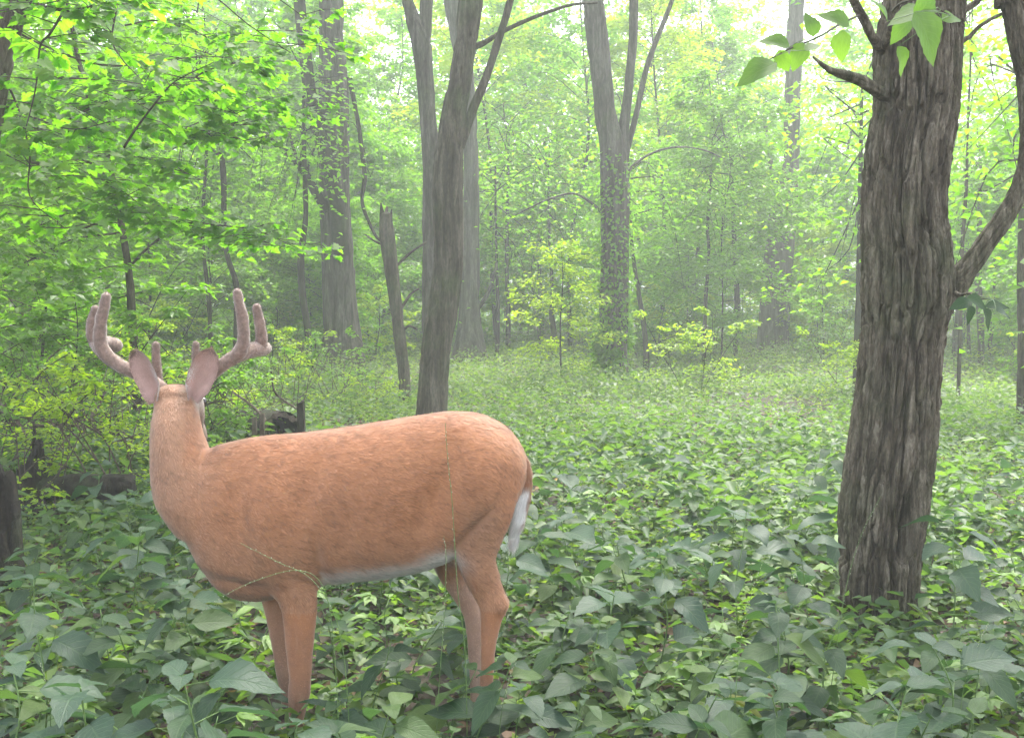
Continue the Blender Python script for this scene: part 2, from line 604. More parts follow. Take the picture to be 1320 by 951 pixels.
def bark_disp(depth, fr, st, big=0.04, seed=0, extra=None):
    def f(path, rad, dirs, th):
        s = np.concatenate(([0], np.cumsum(np.linalg.norm(np.diff(path, axis=0), axis=1))))
        n, k = len(path), len(th)
        q = np.stack((np.cos(th)[None] * rad[:, None], np.sin(th)[None] * rad[:, None], np.repeat(s[:, None], k, 1) * st), -1).reshape(-1, 3)
        wq = q + 0.25 / fr * np.stack((vnoise(q * fr * 0.7, seed + 1), vnoise(q * fr * 0.7, seed + 2), 0 * q[:, 0]), -1)
        a = vnoise(wq * fr, seed + 3)
        fur = np.exp(-(a / 0.15) ** 4)
        b = vnoise(wq * fr * np.array((1.9, 1.9, 2.4)), seed + 4)
        fur2 = np.exp(-(b / 0.16) ** 2)
        o = -depth * fur - 0.4 * depth * fur2 + 0.25 * depth * vnoise(q * fr * np.array((3, 3, 9.0)), seed + 5)
        lo = vnoise(np.stack((q[:, 0] * 4, q[:, 1] * 4, q[:, 2] / st * 1.3), -1), seed + 6)
        o = o + np.repeat(rad, k) * big * lo
        if extra is not None:
            o = o + extra(s, th, rad).ravel()
        return o.reshape(n, k)
    return f


def px_path(pts, d, dd=None):
    """pts (px, py, width px) at depth d -> points, radii"""
    ds = np.broadcast_to(np.asarray(d if dd is None else dd, float), (len(pts),))
    p = np.array([P(a, b, q) for (a, b, c), q in zip(pts, ds)])
    r = np.array([c * 0.5 / F * q for (a, b, c), q in zip(pts, ds)])
    return p, r


def smooth_path(p, r, n):
    k = np.concatenate((p, np.asarray(r)[:, None]), 1)
    c = catmull(k, n)
    return c[:, :3], np.maximum(c[:, 3], 0.0012)


def rooted(p, r, flare=1.0):
    """carry the lowest picture point down into the ground with a little flare"""
    z = gz1(p[0][0], p[0][1])
    b = np.array((p[0][0], p[0][1], z - 0.15))
    if p[0][2] - z > 0.25:
        mid = np.array((p[0][0], p[0][1], z + 0.12))
        return np.vstack((b, mid, p)), np.concatenate(([r[0] * flare * 1.25, r[0] * flare], r))
    p = p.copy()
    p[0] = b
    return p, np.concatenate(([r[0] * flare], r[1:]))


def crown_sprays(seed, top, R, zr, nleaf, L, thick=.07):
    """limbs and leaves of a high crown round the trunk top"""
    rg = np.random.default_rng(seed)
    mb = MB()
    pos, dr, nr = [], [], []
    nb = 16
    for b in range(nb):
        az = b * 2.4 + rg.uniform(-.4, .4)
        u = rg.uniform(0, 1)
        e = top + np.array((math.cos(az), math.sin(az), 0)) * R * rg.uniform(.5, 1.0) + UP * (zr[0] + (zr[1] - zr[0]) * u)
        s0 = top + UP * (zr[0] * 0.3 + (zr[1] - zr[0]) * u * 0.5)
        md = (s0 + e) / 2 + UP * rg.uniform(.2, .8) + rg.normal(0, .3, 3)
        c = catmull([s0, md, e], 7)
        mb.tube(c, np.linspace(thick, thick * .2, 7), 5)
        k = nleaf // nb
        t = rg.uniform(.25, 1.05, k)
        base = c[0] * ((1 - t) ** 2)[:, None] + 2 * md * (t * (1 - t))[:, None] + e * (t ** 2)[:, None]
        nclump = 9
        cl = rg.normal(0, 1, (nclump, 3)) * np.array((R * .28, R * .28, R * .2))
        cc = rg.integers(0, nclump, k)
        pos.append(base + cl[cc] + rg.normal(0, 1, (k, 3)) * np.array((.4, .4, .3)))
        d = np.stack((np.cos(az) + rg.normal(0, .9, k), np.sin(az) + rg.normal(0, .9, k), rg.normal(-.25, .2, k)), -1)
        dr.append(d)
        nr.append(np.stack((rg.normal(0, .4, k), rg.normal(0, .4, k), np.ones(k)), -1))
    pos, dr, nr = map(np.vstack, (pos, dr, nr))
    n = len(pos)
    LL = L * rg.uniform(.7, 1.2, n)
    V, Q, tn = leaf_cloud(pos, dr, nr, LL, LL * .66, rg.uniform(0, .75, n), simple=True)
    return mb.build('limbs'), mesh('crown', V, [Q], False, {'tint': tn})


TRUNKS = []      # (px, depth, half width px) of trunks that the photograph shows clear


def big_tree(name, label, stems, mat, seed, d, crown=True, bark=(0.03, 9, 0.16), seg=36, step=0.06, top_z=11.0, group=None):
    """stems: list of dict(pts, dd, to_top, kind); first is the trunk"""
    p0, r0 = px_path(stems[0]['pts'], d, stems[0].get('dd'))
    base = np.array((p0[0][0], p0[0][1], gz1(p0[0][0], p0[0][1])))
    root = thing(name, label, 'tree', tuple(base), group)
    top = None
    for k, s in enumerate(stems):
        p, r = px_path(s['pts'], d, s.get('dd'))
        if k == 0:
            p, r = rooted(p, r, s.get('flare', 1.1))
        if s.get('to_top', k == 0):
            dirv = unit(p[-1] - p[-2])
            dirv = unit(dirv * 0.6 + UP * 0.8)
            rem = max(top_z - p[-1][2], 1.0)
            e = p[-1] + dirv * rem * 0.55
            e2 = e + unit(dirv + UP) * rem * 0.5
            p = np.vstack((p, e, e2))
            r = np.concatenate((r, [r[-1] * .8, r[-1] * .5]))
            if top is None:
                top = e
        ln = np.linalg.norm(np.diff(p, axis=0), axis=1).sum()
        n = max(6, int(ln / (step if r.max() > .05 else step * 1.5)))
        c, cr = smooth_path(p, r, n)
        sg = seg if k == 0 else max(6, int(seg * min(1, cr.max() / r0.max())))
        mb = MB()
        big = cr.max() > 0.03
        mb.tube(c - base, cr, sg, disp=bark_disp(bark[0] * min(1, cr.max() / r0.max()), bark[1], bark[2], .05, seed + k * 7, s.get('extra')) if big else None)
        o = obj(s.get('kind', 'trunk' if k == 0 else 'limb'), mb.build(name + '_stem'), s.get('mat', mat), root)
        for tw in s.get('twigs', []):
            tp, tr = px_path(tw, d)
            cc, rr = smooth_path(tp, tr, max(5, len(tp) * 4))
            m2 = MB()
            m2.tube(cc - base, rr, 5)
            obj('branch', m2.build('branch'), M['twig'], root)
    for q in stems[0]['pts']:
        TRUNKS.append((q[0], q[1], q[2] / 2, d))
    if crown:
        if crown == 'small':
            lim, cr = crown_sprays(seed, top - base, 1.2, (-2.2, 1.4), 1300, .12, .014)
        else:
            lim, cr = crown_sprays(seed, top - base, 3.4, (-.8, 4.5), 2800, .16)
        co = obj('crown', cr, M['canopy'], root, kind='stuff')
        obj('limb', lim, mat, root)
    return root, base


# -- the furrowed tree beside the camera's right
DA = dg(806)
PA = [(1134, 806, 97), (1134, 760, 97), (1135, 708, 101), (1139, 655, 108), (1153, 547, 106), (1163, 440, 103), (1169, 387, 114),
      (1169, 338, 113), (1164, 270, 105), (1170, 193, 105), (1179, 145, 104), (1183, 58, 105), (1192, 0, 95), (1200, -90, 92)]


def gash(s, th, rad):
    # long open wound in the lower trunk, facing the camera
    c = np.angle(np.exp(1j * (th - GASH_TH)))
    c = c[None]
    w_ = np.exp(-((c - 0.12 * (s[:, None] - GASH_S)) / 0.15) ** 6) * np.exp(-((s - GASH_S) / 0.13) ** 4)[:, None]
    lip = np.exp(-((c - 0.27) / 0.10) ** 2) * np.exp(-((s - GASH_S - 0.05) / 0.22) ** 4)[:, None]
    return -0.13 * w_ + 0.024 * lip


GASH_TH, GASH_S = -math.pi / 2 + 0.22, 0.62
tree_a, base_a = big_tree('furrowed_tree', 'large trunk with deeply furrowed grey-brown bark and a limb forking off at mid height', [
    dict(pts=PA, flare=1.05, extra=gash),
    dict(pts=[(1200, 398, 30), (1228, 370, 34), (1256, 336, 28), (1288, 290, 26), (1309, 256, 25), (1322, 222, 25), (1329, 180, 28), (1329, 110, 34), (1319, 40, 40), (1307, -30, 42), (1300, -120, 40)],
         dd=[DA] * 11, kind='limb', to_top=True),
    dict(pts=[(1150, 128, 20), (1128, 116, 17), (1108, 103, 15), (1085, 96, 13), (1066, 88, 8), (1048, 73, 3)], dd=[DA, DA - .12, DA - .16, DA - .18, DA - .2, DA - .2], kind='limb', to_top=False),
    dict(pts=[(1150, 75, 18), (1127, 52, 14), (1115, 28, 12), (1100, 0, 11), (1085, -40, 9), (1060, -110, 5)], dd=[DA, DA - .1, DA - .15, DA - .2, DA - .25, DA - .3], kind='limb', to_top=False),
    dict(pts=[(1140, 60, 10), (1150, 30, 8), (1152, 0, 7), (1150, -50, 4)], dd=[DA - .1, DA - .22, DA - .25, DA - .3], kind='branch', to_top=False),
    dict(pts=[(1225, 62, 7), (1247, 50, 6), (1265, 32, 5), (1292, 18, 4)], kind='branch', to_top=False),
    dict(pts=[(1228, 20, 12), (1245, 12, 9), (1262, 0, 8), (1285, -30, 6)], kind='branch', to_top=False),
    dict(pts=[(1225, 372, 6), (1238, 380, 4), (1250, 378, 3), (1275, 385, 2)], dd=[DA, DA - .2, DA - .3, DA - .45], kind='branch', to_top=False),
], M['furrowed'], 31, DA, bark=(0.030, 36, 0.085), seg=320, step=0.034)

# -- the curved tree behind the deer's back
DB = 11.6
big_tree('curved_tree', 'tree with a leaning curved grey trunk rising behind the deer\'s back', [
    dict(pts=[(556, 555, 44), (557, 528, 41), (562, 454, 39), (571, 398, 40), (578, 341, 38), (578, 284, 38), (577, 227, 39), (582, 170, 33), (591, 114, 30), (600, 57, 28), (607, 0, 31), (612, -60, 28)],
         flare=1.1),
    dict(pts=[(592, 190, 14), (603, 160, 13), (614, 130, 12), (627, 100, 11), (640, 60, 10), (658, 0, 9), (670, -60, 7)], kind='limb', to_top=False),
    dict(pts=[(608, 62, 9), (625, 55, 7), (650, 40, 6), (690, 22, 5), (735, 7, 4), (770, 4, 3)], kind='branch', to_top=False),
], M['bark'], 41, DB, seg=64, step=0.03, bark=(0.016, 12, 0.14))

DC = 16.0
big_tree('forked_tree', 'straight grey trunk forking into a narrow V, standing close behind the curved tree', [
    dict(pts=[(556, 515, 26), (555, 440, 23), (554, 341, 21), (556, 227, 22), (553, 170, 22), (549, 114, 23), (543, 57, 26), (529, 15, 17), (522, -30, 15)]),
    dict(pts=[(545, 75, 15), (548, 40, 16), (550, 0, 16), (556, -50, 14)], kind='limb', to_top=True),
], M['bark_grey'], 51, DC, seg=32, step=0.05, bark=(0.014, 10, 0.13), crown=False)

DD_ = 24.0
big_tree('pale_tree', 'broad hazy grey trunk with a flared base in brush behind the curved tree', [
    dict(pts=[(606, 468, 52), (606, 440, 40), (605, 400, 28), (606, 341, 24), (607, 284, 22), (607, 199, 19), (602, 110, 20), (590, 40, 22), (583, 0, 22), (578, -40, 20)], flare=1.1),
    dict(pts=[(610, 405, 7), (625, 385, 6), (634, 365, 5), (640, 340, 3)], kind='branch', to_top=False),
], M['bark_grey'], 61, DD_, seg=30, step=0.08, bark=(0.02, 7, 0.12))

DE = 20.0
big_tree('double_tree', 'thickest background tree, a broad pale trunk with a darker stem leaning across it', [
    dict(pts=[(441, 490, 58), (441, 437, 50), (439, 398, 45), (436, 341, 41), (432, 256, 40), (431, 170, 38), (430, 114, 38), (428, 57, 33), (427, 0, 31), (426, -60, 30)], flare=1.15),
    dict(pts=[(440, 330, 22), (434, 262, 20), (420, 202, 18), (403, 142, 17), (392, 57, 16), (386, 0, 15), (382, -60, 14)],
         dd=[DE - .35, DE - .45, DE - .5, DE - .5, DE - .5, DE - .5, DE - .5], kind='stem', mat=M['bark_dark'], to_top=True),
    dict(pts=[(424, 270, 14), (409, 252, 12), (385, 212, 10), (351, 182, 8), (330, 160, 7), (312, 138, 5)], dd=[DE - .4] * 6, kind='limb', mat=M['bark_dark'], to_top=False,
         twigs=[[(383, 208, 5), (378, 190, 4), (370, 165, 3), (352, 140, 2)], [(351, 182, 5), (345, 165, 4), (330, 140, 3)], [(395, 226, 4), (402, 200, 3), (410, 180, 2)]]),
    dict(pts=[(450, 100, 7), (460, 150, 6), (466, 190, 6), (470, 230, 6), (467, 262, 5), (482, 300, 4), (492, 312, 3)], dd=[DE - .6] * 7, kind='hanging_vine', mat=M['bark_dark'], to_top=False),
], M['bark_grey'], 71, DE, seg=56, step=0.05, bark=(0.03, 7, 0.10))

DF = 15.0
z0 = P(521, 500, DF)
snag, base_f = big_tree('snag', 'short dead snag with a broken top between the double tree and the curved tree', [
    dict(pts=[(522, 512, 17), (521, 483, 15), (516, 440, 16), (511, 398, 16), (505, 350, 18), (500, 312, 20), (498, 290, 18), (498, 276, 14)], to_top=False, flare=1.1),
    dict(pts=[(494, 300, 9), (493, 280, 8), (491, 262, 2)], kind='splinter', to_top=False, mat=M['bark_dark']),
    dict(pts=[(503, 300, 8), (503, 285, 7), (505, 270, 2)], kind='splinter', to_top=False, mat=M['bark_dark']),
    dict(pts=[(498, 295, 9), (498, 275, 6), (499, 266, 2)], kind='splinter', to_top=False, mat=M['dry']),
    dict(pts=[(515, 400, 5), (522, 390, 4), (530, 378, 3), (540, 372, 2)], kind='branch', to_top=False),
    dict(pts=[(500, 318, 4), (485, 312, 3), (470, 302, 2)], kind='branch', to_top=False),
    dict(pts=[(520, 425, 4), (528, 420, 3), (538, 425, 2)], kind='branch', to_top=False),
    dict(pts=[(509, 345, 4), (530, 325, 3), (550, 312, 2)], kind='branch', to_top=False),
], M['bark'], 81, DF, crown=False, seg=24, step=0.05, bark=(0.012, 12, 0.15))

DG = 18.5
vine_tree, base_g = big_tree('vine_clad_tree', 'tree whose lower trunk is wrapped in green climbing leaves, out in the open undergrowth', [
    dict(pts=[(789, 492, 46), (790, 455, 38), (791, 420, 36), (792, 315, 36), (792, 236, 36), (788, 184, 31), (780, 147, 27), (776, 105, 27), (771, 53, 28), (764, 0, 28), (760, -60, 27)], flare=1.15),
    dict(pts=[(797, 215, 18), (806, 150, 14), (811, 105, 12), (816, 53, 12), (817, 0, 12), (818, -60, 11)], kind='limb', to_top=True),
    dict(pts=[(798, 235, 12), (808, 195, 9), (820, 147, 8), (836, 80, 7), (862, 12, 6), (880, -40, 4)], kind='limb', to_top=False),
    dict(pts=[(800, 240, 5), (815, 215, 4), (840, 198, 3), (871, 190, 2.4), (905, 193, 2), (934, 205, 1.4)], kind='branch', to_top=False),
    dict(pts=[(782, 285, 5), (770, 268, 4), (742, 250, 3), (716, 254, 2.4), (693, 263, 2), (664, 278, 1.4)], kind='branch', to_top=False),
], M['bark_grey'], 91, DG, seg=40, step=0.05, bark=(0.02, 8, 0.12))
# climbing leaves on that trunk: one mass of small leaves
rg = np.random.default_rng(5)
cp_, cr_ = smooth_path(*px_path([(789, 496, 44), (790, 455, 38), (791, 420, 36), (792, 315, 36), (792, 236, 36), (788, 184, 31)], DG), 60)
n = 5600
ti = np.clip((rg.beta(.8, 1.9, n) * 59), 0, 58).astype(int)
th = rg.uniform(0, 2 * np.pi, n)
gap = vnoise(np.stack((np.cos(th) * 1.3, np.sin(th) * 1.3, ti * 0.12), -1), 8) > -0.25
ti, th = ti[gap], th[gap]
n = len(ti)
o_ = np.stack((np.cos(th), np.sin(th), 0 * th), -1)
pos = cp_[ti] + o_ * (cr_[ti] + rg.uniform(0, .30, n) ** 1.8)[:, None] + rg.normal(0, .03, (n, 3)) - base_g
V, Q, tn = leaf_cloud(pos, o_ * .7 + rg.normal(0, .5, (n, 3)) - UP * .5, o_ + UP * .8 + rg.normal(0, .3, (n, 3)), rg.uniform(.05, .10, n), rg.uniform(.04, .075, n), rg.uniform(0, .7, n))
obj('climbing_leaves', mesh('climbing_leaves', V, [Q], False, {'tint': tn}), M['under'], vine_tree, kind='stuff')

DH = 28.0
big_tree('hazy_tree', 'wide hazy trunk leaning slightly, beyond the vine-clad tree towards the furrowed tree', [
    dict(pts=[(993, 470, 50), (995, 452, 42), (1000, 380, 39), (1003, 342, 38), (1010, 273, 34), (1020, 210, 21), (1021, 160, 21), (1022, 105, 21), (1026, 16, 21), (1030, -40, 20)]),
    dict(pts=[(1016, 260, 10), (1000, 235, 8), (992, 205, 7), (985, 150, 5)], kind='limb', to_top=False),
], M['bark_grey'], 101, DH, seg=32, step=0.08, bark=(0.025, 6, 0.12))

DI = 5.2
edge_tree, base_i = big_tree('edge_tree', 'grey trunk cut by the frame, overhanging the sapling with maple branches', [
    dict(pts=[(-110, 760, 62), (-82, 560, 54), (-48, 320, 50), (-16, 110, 48), (8, 0, 52), (24, -90, 50)], flare=1.1),
], M['bark'], 111, DI, seg=90, step=0.02, bark=(0.014, 15, 0.13), top_z=8, crown=False)

# slim dark trees in the middle distance
SLIM = [([(305, 440, 9), (305, 371, 8), (293, 330, 7), (289, 300, 7), (287, 212, 8), (275, 190, 6), (262, 150, 5)], 17.0, 'slim dark crooked trunk rising behind the deer\'s antler', 1),
        ([(272, 440, 6), (268, 375, 6), (261, 310, 5), (263, 250, 5), (266, 205, 4)], 17.6, 'thin dark stem twisting beside the slim crooked trunk', 1),
        ([(397, 470, 9), (397, 430, 9), (390, 380, 10), (388, 330, 9), (394, 280, 7), (392, 200, 6)], 19.0, 'dark mossy stem close beside the thick double tree', 1),
        ([(715, 470, 9), (714, 430, 8), (711, 405, 7), (712, 380, 5), (708, 300, 4)], 27.0, 'small dark bare stem out past the vine-clad tree', 2),
        ([(908, 440, 5), (910, 380, 5), (914, 330, 4), (912, 290, 4), (916, 240, 3)], 23.0, 'thin black stem in the foliage between the vine-clad and hazy trees', 2),
        ([(833, 450, 8), (830, 420, 7), (822, 370, 6), (815, 320, 5)], 21.0, 'leaning thin stem right beside the vine-clad tree', 2),
        ([(948, 440, 7), (950, 380, 7), (947, 320, 6), (944, 240, 5)], 25.0, 'straight grey stem just before the wide hazy trunk', 2),
        ([(1104, 500, 12), (1105, 470, 11), (1106, 420, 10), (1107, 380, 8), (1108, 300, 7)], 16.0, 'narrow stem half hidden by the furrowed trunk', 2),
        ([(1229, 480, 8), (1231, 450, 8), (1233, 420, 7), (1236, 380, 6)], 24.0, 'dark slender trunk past the furrowed tree, leaning most in its row', 3),
        ([(1240, 480, 5), (1240, 450, 4), (1239, 420, 4), (1239, 370, 4)], 26.0, 'thinnest grey trunk in the row past the furrowed tree', 3),
        ([(1249, 480, 6), (1249, 450, 5), (1248, 410, 5), (1247, 370, 5)], 25.0, 'thin dark trunk with a bare stub in the row past the furrowed tree', 3),
        ([(1265, 490, 10), (1265, 455, 9), (1264, 420, 9), (1262, 380, 9), (1262, 330, 7)], 22.5, 'stoutest mossy trunk in the row past the furrowed tree', 3),
        ([(1274, 485, 6), (1275, 450, 5), (1279, 420, 5), (1281, 380, 4)], 24.0, 'pale slanting trunk at the end of the row past the furrowed tree', 3),
        ([(1317, 560, 14), (1317, 500, 12), (1318, 440, 12), (1317, 380, 12), (1318, 300, 11)], 11.0, 'dark stem standing by the bright gap past the furrowed limb', 3),
        ([(1240, 330, 5), (1243, 280, 5), (1246, 230, 4), (1248, 150, 3), (1252, 60, 2)], 15.0, 'whip-thin sapling between furrowed trunk and its forked limb', 3),
        ([(640, 450, 6), (642, 400, 5), (640, 340, 4)], 25.0, 'thin stem beside the pale flared trunk', 2),
        ([(655, 450, 7), (655, 400, 6), (653, 330, 5), (655, 240, 4)], 28.0, 'faint upright stem out beyond the pale flared trunk', 2)]
for k, (pts, d, lab, kind) in enumerate(SLIM):
    root, bs = big_tree('slim_tree', lab, [dict(pts=pts, to_top=True)], M['bark_dark'] if kind < 3 else M['bark'], 200 + k * 13, d, crown='small', seg=10, step=0.1, top_z=4.6,
                        bark=(0.006, 14, 0.2), group='slim trees in the middle distance')


# ------------------------------------------------------------------ understory trees
def grow(seed, Ht, R, z0f, nb, ntw, nl, L, r0, tintlo=0.0, tinthi=0.75, multi=1, flat=0.85, up=0.75):
    rg = np.random.default_rng(seed)
    tr, br = MB(), MB()
    pos, dr, nr = [], [], []
    stems = []
    for s_ in range(multi):
        lean = rg.normal(0, .06 if multi == 1 else .35, 2)
        off = rg.normal(0, 0 if multi == 1 else .12, 2)
        pts = [(off[0], off[1], -.08)]
        for q in (0.25, 0.5, 0.75, 1.0):
            pts.append((off[0] + lean[0] * Ht * q + rg.normal(0, .03 * Ht * q), off[1] + lean[1] * Ht * q + rg.normal(0, .03 * Ht * q), Ht * q))
        c = catmull(pts, 18)
        tr.tube(c, np.linspace(r0, r0 * .2, 18), 7)
        stems.append(c)
    for b in range(nb):
        c = stems[b % multi]
        h = z0f + (0.98 - z0f) * (b + .5) / nb
        i_ = h * 17
        i0 = int(i_)
        s0 = c[i0] + (c[min(i0 + 1, 17)] - c[i0]) * (i_ - i0)
        az = b * 2.39996 + rg.uniform(-.5, .5)
        prof = (1 - ((h - z0f) / (1 - z0f)) ** 2.2) * .8 + .22
        ln = R * prof * rg.uniform(.65, 1.15)
        el = rg.uniform(-.12, up) + .6 * max(0, h - .6)
        hd = np.array((math.cos(az), math.sin(az), 0))
        mid = s0 + hd * ln * .5 + UP * ln * .5 * (el + .12) + rg.normal(0, .05 * ln, 3)
        e = s0 + hd * ln + UP * ln * (el - .12) + rg.normal(0, .06 * ln, 3)
        bc = catmull([s0, mid, e], 7)
        br.tube(bc, np.linspace(max(.2 * r0, .006), .003, 7), 4)
        for q in range(ntw):
            t = .2 + .8 * (q + rg.uniform(0, 1)) / ntw
            f = t * 6
            k0 = min(int(f), 5)
            st = bc[k0] + (bc[k0 + 1] - bc[k0]) * (f - k0)
            a2 = az + (1 if q % 2 else -1) * rg.uniform(.5, 1.1) * (1 if t < .95 else .2)
            tl = ln * rg.uniform(.22, .42) * (1.15 - .6 * t)
            td = unit(np.array((math.cos(a2), math.sin(a2), rg.normal(0.02, .38))))
            te = st + td * tl - UP * tl * .12
            br.tube(np.array((st, te)), np.array((.003, .0015)), 3, tip=False)
            m_ = nl
            tt = rg.uniform(.12, 1.03, m_)
            lp = st + (te - st) * tt[:, None] + rg.normal(0, (.06 if L > .088 else .02), (m_, 3))
            sg = np.where(np.arange(m_) % 2 == 0, 1, -1) * rg.uniform(.4, 1.2, m_)
            la = a2 + sg
            pos.append(lp)
            dr.append(np.stack((np.cos(la), np.sin(la), rg.normal(-.18, .2, m_)), -1))
            nr.append(np.stack((rg.normal(0, flat, m_), rg.normal(0, flat, m_), np.ones(m_)), -1))
    pos, dr, nr = map(np.vstack, (pos, dr, nr))
    n = len(pos)
    LL = L * rg.uniform(.65, 1.2, n)
    V, Q, tn = leaf_cloud(pos, dr, nr, LL, LL * rg.uniform(.55, .72, n), simple=L > .088, tint=np.clip(rg.normal((tintlo + tinthi) / 2, (tinthi - tintlo) / 4, n), 0.0, .98))
    return tr.build('trunk'), br.build('branches'), mesh('crown', V, [Q], False, {'tint': tn})


UND = [grow(300 + k, Ht, R, z0, nb, ntw, nl, L, r0) for k, (Ht, R, z0, nb, ntw, nl, L, r0) in enumerate([
    (6.5, 2.0, .16, 52, 18, 19, .098, .022), (7.5, 2.3, .18, 54, 19, 20, .10, .026), (5.2, 1.9, .12, 48, 17, 18, .092, .018),
    (8.2, 2.2, .20, 56, 19, 20, .10, .028), (4.2, 1.6, .11, 44, 16, 17, .09, .016), (6.8, 2.6, .18, 52, 21, 20, .102, .025),
    (9.5, 2.6, .26, 44, 16, 15, .13, .06), (10.5, 2.4, .30, 44, 16, 15, .13, .065)])]
SAP = [grow(340 + k, Ht, R, z0, nb, ntw, nl, L, r0, multi=mu, flat=.45) for k, (Ht, R, z0, nb, ntw, nl, L, r0, mu) in enumerate([
    (2.2, 1.0, .10, 20, 10, 10, .085, .018, 1), (1.5, .8, .08, 18, 9, 10, .075, .012, 3), (1.0, .7, .05, 16, 8, 10, .065, .010, 4), (2.8, 1.1, .14, 22, 10, 11, .09, .022, 1)])]

ZONES = [(330, "beyond the deer's antlers"), (530, 'round the thick double tree'), (690, 'behind the curved and pale trunks'), (860, 'round the vine-clad tree'),
         (1110, 'between the vine-clad and furrowed trees'), (9999, 'past the furrowed tree')]


def zone(px):
    for a, b_ in ZONES:
        if px < a:
            return b_


def place(proto, name, label, cat, x, y, rz, s, mat, group, sink=0.0, barkm=None):
    z = gz1(x, y)
    root = thing(name, label, cat, (x, y, z - sink), group)
    root.rotation_euler = (0, 0, rz)
    root.scale = (s, s, s)
    tr, br, cr = proto
    obj('trunk' if cat == 'tree' else 'stems', tr, barkm or M['bark_dark'], root)
    obj('branches', br, M['twig'], root, kind='stuff')
    obj('crown' if cat == 'tree' else 'foliage', cr, mat, root, kind='stuff')
    return root


def blocks(px, d, rpx, py_lo, py_hi):
    """would a crown at px, d hide a trunk that the photograph shows clear?"""
    for (tx, ty, tw, td) in TRUNKS:
        if td > d - .3 and py_lo < ty < py_hi and abs(tx - px) < rpx * (.75 if d < 21 or td > 27 else .5) + tw:
            return True
    return False


rg = np.random.default_rng(77)
cnt = 0
placed = []
M['yellow'] = leaf_mat('yellow_green_leaf', [(0.0, (0.12, 0.20, 0.02)), (0.6, (0.17, 0.25, 0.022)), (1.0, (0.21, 0.28, 0.025))], rough=0.45, trans=0.6, tcol=(2.6, 2.6, 0.5))
for d0, sp in ((11, 2.6), (13.5, 2.4), (17, 2.4), (20.5, 2.6), (24.5, 2.8), (29, 3.0), (34, 3.2), (39, 3.4)):
    xm = d0 * 0.56 + 2
    xs = np.arange(-xm, xm, sp)
    for x in xs:
        x = x + rg.uniform(-.45, .45) * sp
        y = d0 + rg.uniform(-2.0, 2.0)
        v = int(rg.integers(0, 6)) if (d0 < 26 or rg.uniform() < .5) else int(rg.integers(6, 8))
        s = rg.uniform(.85, 1.2)
        px = 660 + F * x / y
        R = (2.0, 2.3, 1.9, 2.2, 1.6, 2.6, 3.0, 2.7)[v] * s
        if px < -350 or px > 1670:
            continue
        ok = not blocks(px, y, R * F / y, -200, 430)
        if not ok and rg.uniform() > (0.0 if y < 19 else 0.10):
            continue
        zn = zone(px)
        mt = M['canopy'] if rg.uniform() < .45 else M['under']
        if 560 < px < 800 and rg.uniform() < .4:
            mt = M['yellow']
        word = {'canopy_leaf': 'fresh green', 'understory_leaf': 'mid green', 'yellow_green_leaf': 'yellow-green'}[mt.name]
        dist = 'first' if y < 18 else ('middle' if y < 27 else 'farthest')
        lab = f'{word} layered understory tree in the {dist} belt {zn}'
        place(UND[v], 'understory_tree', lab, 'tree', x, y, rg.uniform(0, 6.28), s, mt, f'{word} {dist} understory trees {zn}')
        cnt += 1
print('understory', cnt)

# low saplings and shrubs, so the foliage comes down to the herbs
cnt = 0
for d0, sp in ((10.5, 1.4), (14, 1.5), (19, 1.5), (22, 1.5), (25, 1.6), (29, 1.7), (34, 2.0), (39, 2.2)):
    xm = d0 * 0.55 + 1
    for x in np.arange(-xm, xm, sp):
        x = x + rg.uniform(-.5, .5) * sp
        y = d0 + rg.uniform(-2.0, 2.0)
        px = 660 + F * x / y
        v = int(rg.integers(0, 4))
        s = rg.uniform(.7, 1.25)
        Hs = (2.2, 1.5, 1.0, 2.8)[v] * s
        if y < 18 and 330 < px < 1090:
            continue
        if y < 23 and 640 < px < 1060:
            continue
        if y < 12.5 and px > 1090:
            continue
        if blocks(px, y, (1.0, .8, .7, 1.1)[v] * s * F / y, 395 + (H - Hs) * F / y, 455):
            continue
        zn = zone(px)
        mt = M['under'] if rg.uniform() < .6 else M['yellow']
        word = 'mid green' if mt is M['under'] else 'yellow-green'
        size = 'waist-high' if Hs < 1.4 else 'head-high'
        dist = 'near' if y < 18 else 'far'
        place(SAP[v], 'shrub', f'{size} {word} leafy shrub in the {dist} undergrowth {zn}', 'shrub', x, y, rg.uniform(0, 6.28), s, mt,
              f'{size} {word} {dist} shrubs {zn}')
        cnt += 1
print('shrubs', cnt)

# particular shrubs the photograph shows
for (px, d, v, s, mname, lab) in [
        (905, 16.5, 1, .85, 'yellow', 'bright yellow-green shrub spilling into the open beside the vine-clad tree'),
        (725, 17.5, 3, .85, 'yellow', 'glowing yellow-green sapling between the pale trunk and the vine-clad tree')]:
    y = d
    x = (px - 660) / F * d
    place(SAP[v], 'shrub', lab, 'shrub', x, y, 1.0, s, M[mname], 'bright shrubs')

